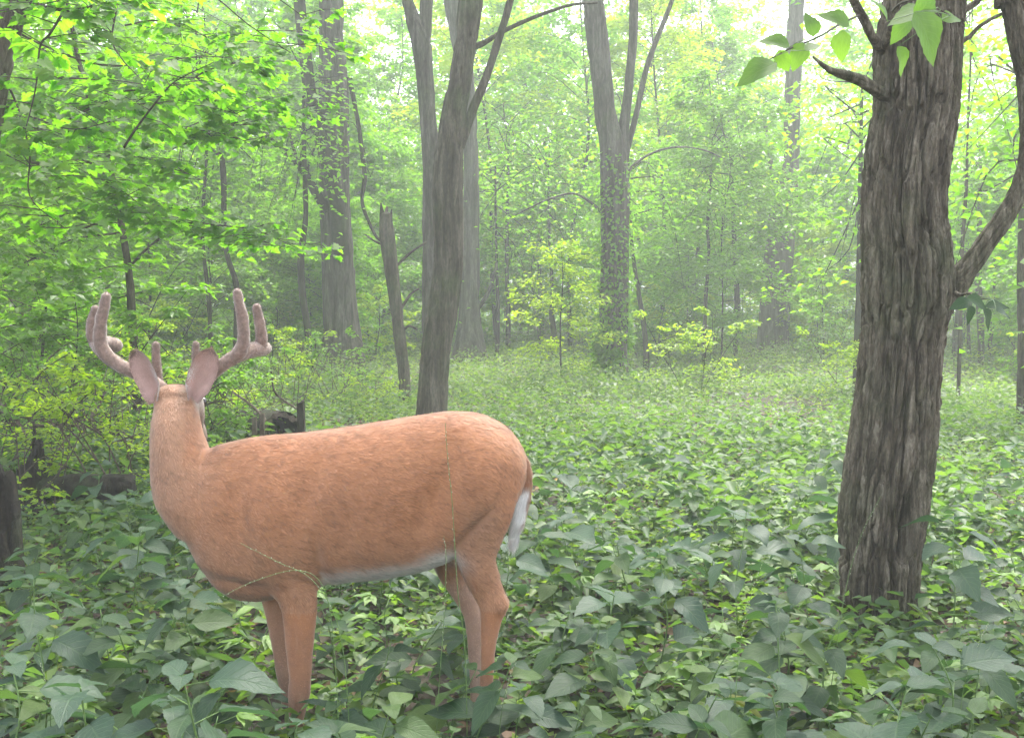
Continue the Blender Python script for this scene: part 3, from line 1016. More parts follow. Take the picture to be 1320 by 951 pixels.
# distant wood: one mass of leaves
rg = np.random.default_rng(99)
n = 270000
y = rg.uniform(43, 68, n)
x = rg.uniform(-.62, .62, n) * y
z = rg.uniform(0, 1, n) * 20
pp = np.stack((x, y, z), -1)
keep = (vnoise(pp * .28, 21) + .6 * vnoise(pp * .9, 22) > -.12 + .02 * np.clip(z - 8, 0, 12))
keep &= ~((np.abs(x / y * F + 660 - 1255) < 45) & (z < 2.6) & (y < 60))
pp = pp[keep]
n = len(pp)
az = rg.uniform(0, 6.28, n)
LL = rg.uniform(.18, .34, n)
V, Q, tn = leaf_cloud(pp, np.stack((np.cos(az), np.sin(az), rg.normal(-.3, .3, n)), -1), np.stack((rg.normal(0, .7, n), rg.normal(0, .7, n), np.ones(n)), -1), LL, LL * .65, rg.uniform(0, .75, n), simple=True)
o = obj('distant_wood', mesh('distant_wood', V, [Q], False, {'tint': tn}), M['canopy'], kind='stuff')
o['label'] = 'pale hazy mass of far woodland foliage closing the view'
o['category'] = 'woodland'

# young trees filling the middle heights
rg = np.random.default_rng(404)
for d0, sp in ((22.5, 3.0), (27, 2.6), (31.5, 2.6), (36.5, 2.8)):
    xm = d0 * .52
    for x in np.arange(-xm, xm, sp):
        x = x + rg.uniform(-.5, .5) * sp
        y = d0 + rg.uniform(-1.5, 1.5)
        v = int(rg.choice((2, 4)))
        s = rg.uniform(.7, 1.1)
        px = 660 + F * x / y
        if blocks(px, y, (1.9 if v == 2 else 1.6) * s * F / y, -200, 430):
            continue
        mt = M['yellow'] if rg.uniform() < .3 else M['canopy']
        word = 'yellow-green' if mt is M['yellow'] else 'fresh green'
        zn = zone(px)
        place(UND[v], 'young_tree', f'{word} {"taller" if s > .85 else "shorter"} young tree {zn}', 'tree', x, y, rg.uniform(0, 6.28), s, mt, f'{word} {"taller" if s > .85 else "shorter"} young trees {zn}')

# taller trees closing the gap over the open undergrowth
rg = np.random.default_rng(505)
for k, (px, d, v) in enumerate([(640, 31, 6), (700, 35, 7), (735, 30, 7), (850, 29.5, 6), (900, 34, 7), (955, 38, 6), (880, 40, 7), (670, 40, 6), (1085, 33, 7), (1140, 37, 6), (500, 36, 7), (350, 33, 6), (820, 37, 7), (600, 36, 7)]):
    x = (px - 660) / F * d
    mt = M['canopy'] if k % 3 else M['yellow']
    zn = zone(px)
    place(UND[v], 'tall_tree', f'{"fresh" if k % 3 else "yellow"} green tall slender tree far back {zn}', 'tree', x, d, rg.uniform(0, 6.28), rg.uniform(1.0, 1.25), mt, f'{"fresh" if k % 3 else "yellow"} green tall trees {zn}')
# ------------------------------------------------------------------ leaves as single pieces
def leaf_piece(seed, W=.5, rows=6, tooth=0.0, fold=.22, droop=.22, prof=None):
    rg = np.random.default_rng(seed)
    if prof is None:
        prof = ([0, .07, .25, .45, .66, .85, 1], [.05, .55, .95, 1.0, .74, .34, 0.0])
    v = np.linspace(0, 1, rows + 1)
    v = v ** .9
    hw = np.interp(v, *prof) * W * .5
    if tooth:
        hw = hw * (1 + tooth * np.where(np.arange(rows + 1) % 2 == 0, 1, -1))
        hw[-1] = 0
    V, uv = [], []
    tw = rg.normal(0, .10)
    wv = rg.uniform(0, 6)
    bend = rg.normal(0, .06)
    for k in range(rows + 1):
        for u in (-1, 0, 1):
            z = -droop * v[k] ** 2 + fold * hw[k] * abs(u) + .03 * math.sin(wv + v[k] * 9) * abs(u) + tw * u * hw[k]
            V.append((v[k], u * hw[k] + bend * v[k] ** 2, z))
            uv.append((u, v[k]))
    Q = []
    for k in range(rows):
        b = k * 3
        Q += [(b, b + 3, b + 4, b + 1), (b + 1, b + 4, b + 5, b + 2)]
    return mesh('leaf', V, [np.array(Q)], True, uv=uv)


MAPLE = [(0.0, .10), (.16, .30), (.05, .42), (.30, .50), (.36, .36), (.60, .40), (.58, .22), (.78, .20), (1.0, 0.0)]


def maple_piece(seed):
    rg = np.random.default_rng(seed)
    half = [(a * 1.0, b * rg.uniform(.9, 1.1)) for a, b in MAPLE]
    pts = [(-.02, 0)] + half[:-1] + [(1, 0)] + [(a, -b) for a, b in half[:-1]][::-1]
    pts = np.array(pts)
    z = -.18 * pts[:, 0] ** 2 + .12 * np.abs(pts[:, 1])
    V = np.vstack((np.column_stack((pts, z)), [(.3, 0, 0.0)]))
    k = len(pts)
    T = np.array([(k, i, (i + 1) % k) for i in range(k)])[:, ::-1]
    return mesh('leaf', V, [T], True, uv=np.column_stack((V[:, 1] * 2, V[:, 0])))


LEAF = {
    'herb': [leaf_piece(400 + k, W, 9, 0, .25, dr) for k, (W, dr) in enumerate([(.56, .25), (.50, .15), (.62, .3), (.52, .38), (.58, .10)])],
    'nettle': [leaf_piece(420 + k, W, 12, .07, .28, dr) for k, (W, dr) in enumerate([(.62, .3), (.68, .22), (.58, .4)])],
    'bright': [leaf_piece(440 + k, W, 8, .10, .2, .2) for k, W in enumerate([.46, .4, .52])],
    'maple': [maple_piece(460 + k) for k in range(5)],
    'big': [leaf_piece(480 + k, .68, 12, .05, .22, .30) for k in range(3)],
}
for k_, m_ in (('herb', 'herb'), ('nettle', 'nettle'), ('bright', 'bright'), ('maple', 'maple'), ('big', 'big_leaf')):
    for me in LEAF[k_]:
        me.materials.append(M[m_])


def leaf_matrix(pos, d, n, L):
    d = unit(d)
    y = unit(np.cross(n, d))
    z = np.cross(d, y)
    m = Matrix(((d[0] * L, y[0] * L, z[0] * L, pos[0]), (d[1] * L, y[1] * L, z[1] * L, pos[1]), (d[2] * L, y[2] * L, z[2] * L, pos[2]), (0, 0, 0, 1)))
    return m


def herb_proto(seed, Ht, nleaf, L, kind, ang=2.4, pet=.02, opposite=False):
    rg = np.random.default_rng(seed)
    lean = rg.normal(0, .18, 2)
    pts = [(0, 0, -.03)] + [(lean[0] * Ht * q * q + rg.normal(0, .008), lean[1] * Ht * q * q + rg.normal(0, .008), Ht * q) for q in (.25, .5, .75, 1)]
    c = catmull(pts, 14)
    mb = MB()
    mb.tube(c, np.linspace(.0035, .0018, 14), 5)
    leaves = []
    az = rg.uniform(0, 6)
    for k in range(nleaf):
        h = .22 + .78 * (k + .5) / nleaf
        f = h * 13
        i0 = min(int(f), 12)
        s0 = c[i0] + (c[i0 + 1] - c[i0]) * (f - i0)
        az += (math.pi if opposite and k % 2 else ang) + rg.uniform(-.4, .4)
        el = rg.uniform(-.05, .45)
        d = np.array((math.cos(az), math.sin(az), el))
        e = s0 + unit(d) * pet
        mb.tube(np.array((s0, e)), np.array((.0014, .0011)), 4, tip=False)
        ll = L * rg.uniform(.7, 1.15) * (.65 + .5 * math.sin(math.pi * min(1, h * .85)))
        d2 = np.array((math.cos(az), math.sin(az), rg.uniform(-.35, .22)))
        leaves.append((int(rg.integers(0, len(LEAF[kind]))), leaf_matrix(e, d2, np.array((rg.normal(0, .28), rg.normal(0, .28), 1)), ll)))
    # a tuft of small leaves on top
    for k in range(2):
        az += 2.6
        leaves.append((int(rg.integers(0, len(LEAF[kind]))), leaf_matrix(c[-1], np.array((math.cos(az), math.sin(az), rg.uniform(0, .5))), np.array((0, 0, 1.0)) + rg.normal(0, .2, 3), L * .5)))
    me = mb.build('stem')
    me.materials.append(M['stem'])
    return me, leaves


def creeper_proto(seed, Ht, L):
    rg = np.random.default_rng(seed)
    mb = MB()
    az0 = rg.uniform(0, 6)
    pts = [(0, 0, -.03)]
    for q in (.3, .6, 1.0):
        pts.append((math.cos(az0) * .5 * q * Ht + rg.normal(0, .02), math.sin(az0) * .5 * q * Ht + rg.normal(0, .02), Ht * (q ** .7)))
    c = catmull(pts, 14)
    mb.tube(c, np.linspace(.003, .0016, 14), 5)
    leaves = []
    az = az0
    for k in range(5):
        s0 = c[min(4 + 2 * k, 13)]
        az += 2.4
        d = np.array((math.cos(az), math.sin(az), .35))
        e = s0 + unit(d) * L * .9
        mb.tube(np.array((s0, e)), np.array((.0014, .001)), 4, tip=False)
        for q in (-1.15, -.55, 0, .55, 1.15)[(k % 2):5 - (k % 2)]:
            a = az + q
            leaves.append((int(rg.integers(0, 3)), leaf_matrix(e, np.array((math.cos(a), math.sin(a), rg.uniform(-.25, .1))), UP + rg.normal(0, .15, 3), L * (1 - .22 * abs(q)))))
    me = mb.build('stem')
    me.materials.append(M['stem'])
    return me, leaves


def spike_mesh(pts, r=.0011, beads=20, seed=0):
    rg = np.random.default_rng(seed)
    c = catmull(pts, 40)
    mb = MB()
    mb.tube(c, np.linspace(r * 1.3, r * .5, 40), 4)
    me = mb.build('flower_spike')
    me.materials.append(M['stem'])
    sb = MB()
    for k in range(beads):
        t = .45 + .55 * k / beads
        q = c[int(t * 39)] + rg.normal(0, .0015, 3)
        sb.tube(np.array((q - UP * .0022, q, q + UP * .0022)), np.array((.0004, .0012, .0004)), 5)
    ms = sb.build('seeds')
    ms.materials.append(M['seed'])
    return me, ms


HERB = [herb_proto(500 + k, h, n, L, 'herb') for k, (h, n, L) in enumerate([(.30, 8, .125), (.36, 9, .13), (.24, 7, .11), (.42, 10, .14), (.20, 6, .10), (.33, 8, .15)])]
NETT = [herb_proto(520 + k, h, n, L, 'nettle', pet=.05, opposite=True) for k, (h, n, L) in enumerate([(.42, 9, .15), (.34, 7, .17), (.5, 10, .14)])]
CREE = [creeper_proto(540 + k, h, L) for k, (h, L) in enumerate([(.28, .085), (.22, .075), (.34, .09)])]
SEED = [herb_proto(560 + k, h, n, L, 'herb', pet=.012, opposite=True) for k, (h, n, L) in enumerate([(.12, 5, .06), (.16, 6, .065), (.09, 4, .055)])]


def put_plant(name, label, cat, proto, kind, x, y, rz, s, group):
    root = thing(name, label, cat, (x, y, gz1(x, y)), group)
    root.rotation_euler = (rng.normal(0, .06), rng.normal(0, .06), rz)
    root.scale = (s, s, s)
    obj('stem', proto[0], None, root)
    for li, mt in proto[1]:
        o = bpy.data.objects.new('leaf', LEAF[kind][li])
        COL.objects.link(o)
        o.parent = root
        o.matrix_basis = mt
    return root


def near_zone(px, y):
    if px > 1020:
        return 'at the foot of the furrowed tree' if y > 3.6 else 'in front of the furrowed tree'
    if px > 720:
        return 'between the deer and the furrowed tree' if y > 4.0 else 'in the open before the furrowed tree'
    if px > 540:
        return "in front of the deer's hind hooves" if y < 3.45 else "behind the deer's hind legs"
    if px > 415:
        return "in front of the deer's belly" if y < 3.45 else "behind the deer's belly"
    if px > 250:
        return "in front of the deer's forelegs" if y < 3.45 else "behind the deer's forelegs"
    return "before the rotten stump" if y > 3.4 else "in the corner before the deer's chest"


LEGS = [(P(384, 900, 3.32)[0], 3.30), (P(371, 900, 3.5)[0], 3.52), (P(625, 900, 3.32)[0], 3.32), (P(614, 900, 3.5)[0], 3.52)]
rg = np.random.default_rng(123)
pts = []
tries = 0
while len(pts) < 285 and tries < 60000:
    tries += 1
    y = 2.3 + 4.6 * rg.uniform() ** 1.25
    x = rg.uniform(-.56, .56) * y
    kind = rg.choice(4, p=[.56, .14, .14, .16])
    s = rg.uniform(.75, 1.2)
    px = 660 + F * x / y
    hh = (.36, .44, .30, .14)[kind] * s
    pt = to_px(np.array((x, y, hh)))
    if pt[1] > 930 or not (-30 < px < 1350):
        continue
    lim = 860 if 210 < px < 700 and y < 3.5 else (700 if y < 4 else 560)
    if 1060 < px < 1215 and y < 4.7:
        lim = 800
    if 570 < px < 655 and y < 3.5:
        lim = 905
    if 335 < px < 410 and y < 3.5:
        lim = 900
    if pt[1] < lim:
        continue
    if any((x - a) ** 2 + (y - b_) ** 2 < .09 ** 2 for a, b_ in LEGS) or math.hypot(x - base_a[0], y - base_a[1]) < .3:
        continue
    if any((x - q[0]) ** 2 + (y - q[1]) ** 2 < (.13 + .02 * max(0, y - 3)) ** 2 for q in pts):
        continue
    pts.append((x, y, kind, s, px))
print('near plants', len(pts), tries)
for (x, y, kind, s, px) in pts:
    nm = ('broadleaf_herb', 'toothed_herb', 'creeper', 'seedling')[kind]
    pr = (HERB, NETT, CREE, SEED)[kind]
    zn = near_zone(px, y)
    desc = ('dull green broad-leaved herb', 'grey-green herb with toothed leaves', 'bright green creeper with fanned leaflets', 'tiny low seedling with paired leaves')[kind]
    desc = ('small ' if s < .9 else 'large ' if s > 1.06 else '') + desc
    put_plant(nm, f'{desc} {zn}', 'plant', pr[int(rg.integers(0, len(pr)))], ('herb', 'nettle', 'bright', 'herb')[kind], x, y, rg.uniform(0, 6.28), s, f'{desc.split()[0]} {nm.replace("_", " ")}s {zn}')

# particular plants the photograph shows
SPEC = [(975, 905, 2.55, 'toothed_herb', NETT[1], 'nettle', 1.05, 'toothed herb with the largest drooping leaf, in the open before the furrowed tree'),
        (1110, 900, 2.75, 'broadleaf_herb', HERB[5], 'herb', 1.15, 'broad herb with one long glossy leaf reaching toward the furrowed tree'),
        (150, 905, 2.7, 'creeper', CREE[0], 'bright', .9, 'bright lime creeper climbing alone among the dull broad leaves'),
        (235, 925, 2.75, 'creeper', CREE[2], 'bright', .8, 'bright creeper with several fanned leaves beside the lime climbing one'),
        (205, 940, 2.6, 'creeper', CREE[1], 'bright', .9, 'low lime creeper in the corner near the grass blades')]
SPEC += [(325, 905, 3.12, 'broadleaf_herb', HERB[1], 'herb', .55, "herb with broad leaves covering the deer's far fore hoof"),
         (412, 905, 3.05, 'broadleaf_herb', HERB[5], 'herb', .55, "herb with wide leaves right before the deer's near foreleg"),
         (432, 905, 3.1, 'toothed_herb', NETT[1], 'nettle', .62, "toothed herb just behind the near foreleg of the deer"),
         (606, 905, 3.0, 'broadleaf_herb', HERB[3], 'herb', .95, "tall herb whose top leaves stand before the deer's far hind leg"),
         (575, 905, 3.1, 'broadleaf_herb', HERB[5], 'herb', .92, "tall herb with wide leaves under the deer's flank"),
         (668, 905, 3.05, 'toothed_herb', NETT[1], 'nettle', .8, "toothed herb with a wide leaf beside the deer's hind cannon"),
         (480, 905, 3.2, 'broadleaf_herb', HERB[3], 'herb', .85, "leafy herb directly under the middle of the deer's belly"),
         (520, 905, 3.6, 'broadleaf_herb', HERB[5], 'herb', .95, "leafy herb standing past the deer's belly")]
for (px, py, d, nm, pr, kd, s, lab) in SPEC:
    p_ = P(px, py, d)
    put_plant(nm, lab, 'plant', pr, kd, p_[0], d, 1.1, s * 1.0, nm.replace('_', ' ') + 's singled out')

# seed spikes on jumpseed stalks
SPK = [([(603, 1020), (600, 850), (590, 760), (583, 650), (577, 590), (574, 545)], [2.95, 2.95, 2.95, 2.95, 2.95, 2.95], "long beaded seed stalk standing before the deer's flank"),
       ([(440, 1040), (432, 850), (418, 760), (385, 735), (330, 748), (285, 770), (250, 797)], [2.9, 2.9, 2.88, 2.86, 2.84, 2.82, 2.80], "arching beaded seed stalk across the deer's chest"),
       ([(455, 1040), (445, 860), (430, 790), (400, 745), (360, 725), (310, 700)], [2.95, 2.95, 2.95, 2.94, 2.92, 2.9], "upper seed stalk bending over the deer's shoulder"),
       ([(560, 1030), (565, 900), (572, 800), (575, 720), (572, 690)], [3.0] * 5, "short seed stalk before the deer's groin"),
       ([(1060, 1000), (1075, 860), (1090, 760), (1110, 690), (1135, 640)], [3.3] * 5, 'seed stalk leaning on the furrowed trunk'),
       ([(940, 1050), (950, 870), (965, 780), (985, 720)], [2.7] * 4, 'pale upright stalk before the furrowed tree'),
       ([(1235, 1030), (1240, 900), (1262, 830), (1275, 800)], [2.9] * 4, 'beaded stalk in the corner past the furrowed tree'),
       ([(62, 1040), (65, 930), (60, 880), (50, 850)], [2.7] * 4, 'beaded stalk in the dull broad leaves by the corner'),
       ([(640, 1030), (645, 930), (655, 880), (665, 850)], [2.9] * 4, "bent seed stalk beside the deer's hind leg")]
for k, (pp, dd, lab) in enumerate(SPK):
    w3 = np.array([P(a, b_, q) for (a, b_), q in zip(pp, dd)])
    w3[0][2] = gz1(w3[0][0], w3[0][1]) - .02
    base = w3[0].copy()
    root = thing('seed_stalk', lab, 'plant', tuple(base), 'seed stalks')
    a, b_ = spike_mesh(w3 - base, seed=k)
    obj('stem', a, None, root)
    obj('seeds', b_, None, root, kind='stuff')

# grass blades
for k, (px, d, lab) in enumerate([(190, 2.75, 'arching grass blades in the corner near the lime creepers'), (330, 2.9, "arching grass tuft before the deer's forelegs"), (1210, 3.3, 'thin grass tuft beside the furrowed trunk'), (800, 2.9, 'grass tuft in the open carpet')]):
    p_ = P(px, 930, d)
    root = thing('grass_tuft', lab, 'grass', (p_[0], d, gz1(p_[0], d)), 'grass tufts')
    for q in range(7):
        az = rng.uniform(0, 6.28)
        ln = rng.uniform(.3, .5)
        t = np.linspace(0, 1, 8)
        hd = np.array((math.cos(az), math.sin(az), 0))
        c = hd * (ln * .75 * t ** 1.6)[:, None] + UP * (ln * (1.05 * t - .62 * t ** 2.4))[:, None]
        sd_ = np.cross(hd, UP)
        wd = .0045 * (1 - t ** 2) + .0004
        V = np.stack((c - sd_ * wd[:, None], c + UP * .001 - hd * .0012, c + sd_ * wd[:, None]), 1).reshape(-1, 3)
        Qd = []
        for i in range(7):
            Qd += [(i * 3, i * 3 + 1, i * 3 + 4, i * 3 + 3), (i * 3 + 1, i * 3 + 2, i * 3 + 5, i * 3 + 4)]
        obj('blade', mesh('blade', V, [np.array(Qd)], True, uv=np.tile([(-1, 0), (0, .5), (1, 1)], (8, 1))), M['bright'], root)

# ------------------------------------------------------------------ undergrowth: nobody could count it
rg = np.random.default_rng(321)


def scatter(n, ylo, yhi, half=.62):
    y = np.sqrt(rg.uniform(ylo ** 2, yhi ** 2, n))
    x = rg.uniform(-half, half, n) * y
    return x, y


def carpet(x, y, hmin, hmax, K, L, tlo, thi, flat=.45, simple=False):
    n = len(x)
    z = gz(x, y)
    h = rg.uniform(hmin, hmax, n) * (1 + .35 * vnoise(np.stack((x, y, 0 * x), -1) * .8, 31))
    az = rg.uniform(0, 6.28, n)
    pos, dr, nr, LL, tn = [], [], [], [], []
    lean = rg.normal(0, .06, (n, 2))
    tb = rg.uniform(tlo, thi, n)
    for k in range(K):
        f = (k + .7) / K
        a = az + k * 2.4 + rg.uniform(-.5, .5, n)
        pz = z + h * f
        pos.append(np.stack((x + lean[:, 0] * f + np.cos(a) * .015, y + lean[:, 1] * f + np.sin(a) * .015, pz), -1))
        dr.append(np.stack((np.cos(a), np.sin(a), rg.uniform(-.4, .25, n)), -1))
        nr.append(np.stack((rg.normal(0, flat, n), rg.normal(0, flat, n), np.ones(n)), -1))
        LL.append(L * rg.uniform(.6, 1.2, n))
        tn.append(np.clip(tb + rg.normal(0, .08, n), 0, .98))
    pos, dr, nr = map(np.vstack, (pos, dr, nr))
    LL, tn = np.concatenate(LL), np.concatenate(tn)
    return leaf_cloud(pos, dr, nr, LL, LL * rg.uniform(.48, .66, len(LL)), tn, .2, simple)


parts = []
x, y = scatter(3000, 2.4, 7.0)
parts.append(carpet(x, y, .04, .16, 6, .055, .1, .8))
x, y = scatter(900, 3.2, 6.2)
parts.append(carpet(x, y, .08, .26, 7, .085, .0, .6))
x, y = scatter(1300, 5.6, 9.5)
parts.append(carpet(x, y, .14, .40, 8, .105, 0, .45))


def patchy(x, y, thr, s):
    k = vnoise(np.stack((x, y, 0 * x), -1) * .55, s) + .5 * vnoise(np.stack((x, y, 0 * x), -1) * 1.7, s + 1) > thr
    return x[k], y[k]


x, y = patchy(*scatter(4200, 6.5, 11), -.2, 41)
parts.append(carpet(x, y, .10, .38, 7, .088, .0, .5))
x, y = patchy(*scatter(9000, 10, 18), -.2, 43)
parts.append(carpet(x, y, .10, .38, 6, .08, .0, .6, .5, True))
x, y = patchy(*scatter(15000, 5.5, 17), -.4, 45)
parts.append(carpet(x, y, .04, .34, 6, .05, .35, .95, .75, True))
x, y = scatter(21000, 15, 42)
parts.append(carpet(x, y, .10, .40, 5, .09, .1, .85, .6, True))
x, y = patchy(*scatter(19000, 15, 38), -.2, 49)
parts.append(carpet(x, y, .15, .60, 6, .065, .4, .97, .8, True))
o_, VV, QQ, TT = 0, [], [], []
for V, Q, tn in parts:
    VV.append(V)
    QQ.append(Q + o_)
    TT.append(tn)
    o_ += len(V)
VV, QQ, TT = np.vstack(VV), np.vstack(QQ), np.concatenate(TT)
# keep the trunks clear
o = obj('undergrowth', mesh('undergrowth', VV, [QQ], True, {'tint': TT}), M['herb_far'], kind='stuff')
o['label'] = 'unbroken carpet of small green woodland herbs'
o['category'] = 'undergrowth'

# dead leaves on the floor
n = 9000
x, y = scatter(n, 2.2, 14)
az = rg.uniform(0, 6.28, n)
LL = rg.uniform(.04, .10, n)
V, Q, tn = leaf_cloud(np.stack((x, y, gz(x, y) + rg.uniform(.004, .03, n)), -1), np.stack((np.cos(az), np.sin(az), rg.normal(0, .2, n)), -1),
                      np.stack((rg.normal(0, .35, n), rg.normal(0, .35, n), np.ones(n)), -1), LL, LL * rg.uniform(.5, .8, n), rg.uniform(0, .9, n))
o = obj('leaf_litter', mesh('leaf_litter', V, [Q], True, {'tint': tn}), M['litter'], kind='stuff')
o['label'] = 'brown dead leaves scattered on the floor under the herbs'
o['category'] = 'leaf litter'

# blue flower
d = 8.3
p_ = P(933, 620, d)
fl = thing('blue_flower', 'single small pale blue flower in the undergrowth carpet', 'flower', (p_[0], d, gz1(p_[0], d)))
hz_ = p_[2] - gz1(p_[0], d)
mb = MB()
mb.tube(np.array([(0, 0, -.03), (.01, 0, hz_ * .5), (0, 0, hz_)]), np.array((.002, .002, .002)), 5)
obj('stem', mb.build('stem'), M['stem'], fl)
pm = leaf_piece(700, .7, 4, 0, .1, .1)
pm.materials.append(M['petal'])
for k in range(9):
    o = obj('petal', pm, None, fl)
    a = k * 2 * math.pi / 9
    o.matrix_basis = leaf_matrix(np.array((0, 0, hz_)), np.array((math.cos(a), math.sin(a) * .6, math.sin(a) * .7 + .2)), np.array((0, -1, .6)), .036)

# ------------------------------------------------------------------ brush, stumps, logs on the brushy side
BR = [grow(360 + k, Ht, R, .12, 16, 8, 8, .055, .008, multi=6, flat=.5, up=.7) for k, (Ht, R) in enumerate([(1.0, .7), (.8, .7), (1.25, .8)])]
rg = np.random.default_rng(55)
cnt = 0
for (px, d) in [(-30, 7.2), (30, 8.6), (70, 7.6), (115, 8.9), (160, 8.0), (205, 9.6), (250, 8.8), (300, 10.2), (340, 11.6), (20, 10.4), (95, 10.8), (170, 11.2), (240, 11.8), (300, 12.6), (380, 13.2),
                (430, 14.0), (480, 13.6), (60, 6.6), (140, 6.9), (-20, 9.6), (10, 12.4), (130, 13.0), (215, 13.4)]:
    x = (px - 660) / F * d
    v = cnt % 3
    s = rg.uniform(.6, .95)
    far = 'nearer' if d < 9 else 'farther'
    zn = 'round the rotten logs' if px < 180 else ('behind the deer\'s neck' if px < 330 else 'between the deer\'s back and the double tree')
    mt = M['yellow'] if rg.uniform() < .35 else M['under']
    r_ = place(BR[v], 'bramble', f'{far} twiggy {"yellow-green" if mt is M["yellow"] else "green"} bramble bush {zn}', 'bush', x, d, rg.uniform(0, 6), s, mt, f'{far} brambles {zn} {mt.name[:6]}', barkm=M['dry'])
    cnt += 1

# bare dry branches lying through the brush
DRY = [[(-20, 512, 7), (20, 520, 5), (50, 535, 4), (85, 565, 3)], [(0, 545, 5), (45, 552, 4), (90, 548, 3), (130, 560, 2)], [(140, 500, 4), (132, 530, 4), (115, 555, 5), (100, 585, 5)],
       [(190, 590, 5), (150, 570, 4), (110, 560, 3), (60, 572, 2)], [(20, 590, 4), (70, 575, 3), (110, 540, 3), (150, 525, 2)], [(-10, 530, 5), (60, 548, 4), (120, 565, 4), (180, 585, 3)],
       [(300, 505, 3), (330, 520, 4), (350, 532, 4), (362, 540, 3)], [(350, 480, 2), (348, 505, 3), (355, 520, 3), (370, 535, 3)], [(250, 530, 3), (285, 515, 3), (310, 512, 2)]]
DLAB = ['thickest dry branch slanting out of the brush over the stump', 'dry grey stick lying level in the brush', 'dry stick propped upright in the brush', 'long bent dry stick beside the deer\'s neck', 'forked dry twig rising from the stump',
        'long brown stick sloping towards the deer\'s chest', 'dead twig leaning over the hollow log', 'upright dead twig behind the hollow log', 'thin dead twig behind the deer\'s nape']
for k, pp in enumerate(DRY):
    d = 7.4 + .25 * (k % 4) if k < 6 else 9.4
    p_, r_ = px_path(pp, d)
    p_[:, 1] += np.linspace(0, .5, len(p_)) * (1 if k % 2 else -1)
    c, cr = smooth_path(p_, r_, 16)
    base = c[0].copy()
    root = thing('dry_branch', DLAB[k], 'branch', tuple(base), 'dry branches in the brush')
    mb = MB()
    mb.tube(c - base, cr, 6)
    obj('stick', mb.build('stick'), M['dry'], root)
    for q in range(12):
        i0 = int(rg.integers(3, 14))
        e = c[i0] + rg.normal(0, .26, 3) + UP * .08
        m2 = MB()
        m2.tube(catmull([c[i0], (c[i0] + e) / 2 + rg.normal(0, .03, 3), e], 6) - base, np.linspace(.004, .0015, 6), 4)
        obj('twig', m2.build('twig'), M['dry'], root)


def ragged_stump(name, label, px, py_top, wpx, d, seed, spike=.5, hollow=True):
    p_ = P(px, py_top, d)
    z0_ = gz1(p_[0], d)
    hgt = p_[2] - z0_
    r = wpx * .5 / F * d
    rg = np.random.default_rng(seed)
    seg, nr_ = 40, 22
    th = np.linspace(0, 2 * np.pi, seg, endpoint=False)
    topz = hgt * (1 - spike * (.5 - .5 * np.cos(th - rg.uniform(0, 6)))) + rg.normal(0, .07, seg) * hgt
    V, Qd = [], []
    for layer, rr in ((0, 1.0), (1, .72)):
        for i in range(nr_):
            f = i / (nr_ - 1)
            zz = -.1 + f * (topz + .1)
            q = np.stack((np.cos(th) * 3, np.sin(th) * 3, zz * 3), -1)
            rad = r * rr * (1.25 - .3 * f) * (1 + .2 * vnoise(q * np.array((1.5, 1.5, .5)), seed) + .14 * vnoise(q * np.array((5, 5, 1.0)), seed + 1))
            V.append(np.stack((np.cos(th) * rad, np.sin(th) * rad, zz - (.0 if layer == 0 else .02)), -1))
    V = np.vstack(V)
    j = np.arange(seg)
    k = (j + 1) % seg
    for layer in (0, 1):
        b0 = layer * nr_ * seg
        for i in range(nr_ - 1):
            a = b0 + i * seg
            f_ = np.stack((a + j, a + k, a + seg + k, a + seg + j), -1)
            Qd.append(f_ if layer == 0 else f_[:, ::-1])
    a, b_ = (nr_ - 1) * seg, (2 * nr_ - 1) * seg
    Qd.append(np.stack((a + j, a + k, b_ + k, b_ + j), -1))
    root = thing(name, label, 'stump', (p_[0], d, z0_))
    obj('wood', mesh('wood', V, [np.vstack(Qd)], True), M['rot'], root)
    return root


ragged_stump('rotten_stump', 'dark rotten stump with a pointed splintered top in the brush', 32, 566, 38, 6.6, 3, spike=.55)
ragged_stump('old_stump', 'big mossy dark stump cut by the frame below the pointed stump', -6, 612, 56, 5.0, 8, spike=.6)


def log_thing(name, label, a, b_, r, mat, seed, hollow=0.0):
    a, b_ = np.array(a), np.array(b_)
    c = catmull([a, (a + b_) / 2 + np.array((0, 0, -.02)), b_], 40)
    mb = MB()
    root = thing(name, label, 'log', tuple(a))
    cr = np.full(40, r)
    if hollow:
        mb.tube(c - a, cr, 36, tip=False, disp=bark_disp(.02, 9, .2, .08, seed))
        obj('bark', mb.build('bark'), mat, root)
        m2 = MB()
        m2.tube(c - a, cr * hollow, 24, tip=False, disp=bark_disp(.02, 9, .2, .08, seed + 1))
        obj('hollow_core', m2.build('hollow_core'), M['rot'], root)
        # ragged rim joining the two
        T, A, B = frames(c)
        th = np.linspace(0, 2 * np.pi, 36, endpoint=False)
        o1 = c[-1] - a + (A[-1] * np.cos(th)[:, None] + B[-1] * np.sin(th)[:, None]) * r * .97
        o2 = c[-1] - a + (A[-1] * np.cos(th)[:, None] + B[-1] * np.sin(th)[:, None]) * r * hollow
        V = np.vstack((o1, o2)) + rng.normal(0, .012, (72, 3))
        j = np.arange(36)
        obj('rim', mesh('rim', V, [np.stack((j, (j + 1) % 36, 36 + (j + 1) % 36, 36 + j), -1)]), M['dry'], root)
    else:
        mb.tube(c - a, cr, 30, disp=bark_disp(.02, 9, .2, .1, seed))
        obj('bark', mb.build('bark'), mat, root)
    return root


pa, pb = P(-60, 622, 6.9), P(166, 626, 6.4)
log_thing('fallen_log', 'dark fallen log lying beside the pointed stump, half under herbs', pa, pb, .085, M['rot'], 5)
pa, pb = P(325, 546, 10.0), P(366, 557, 9.0)
log_thing('hollow_log', "hollow rotten log opening just over the deer's back", pa, pb, .175, M['rot'], 15, hollow=.78)
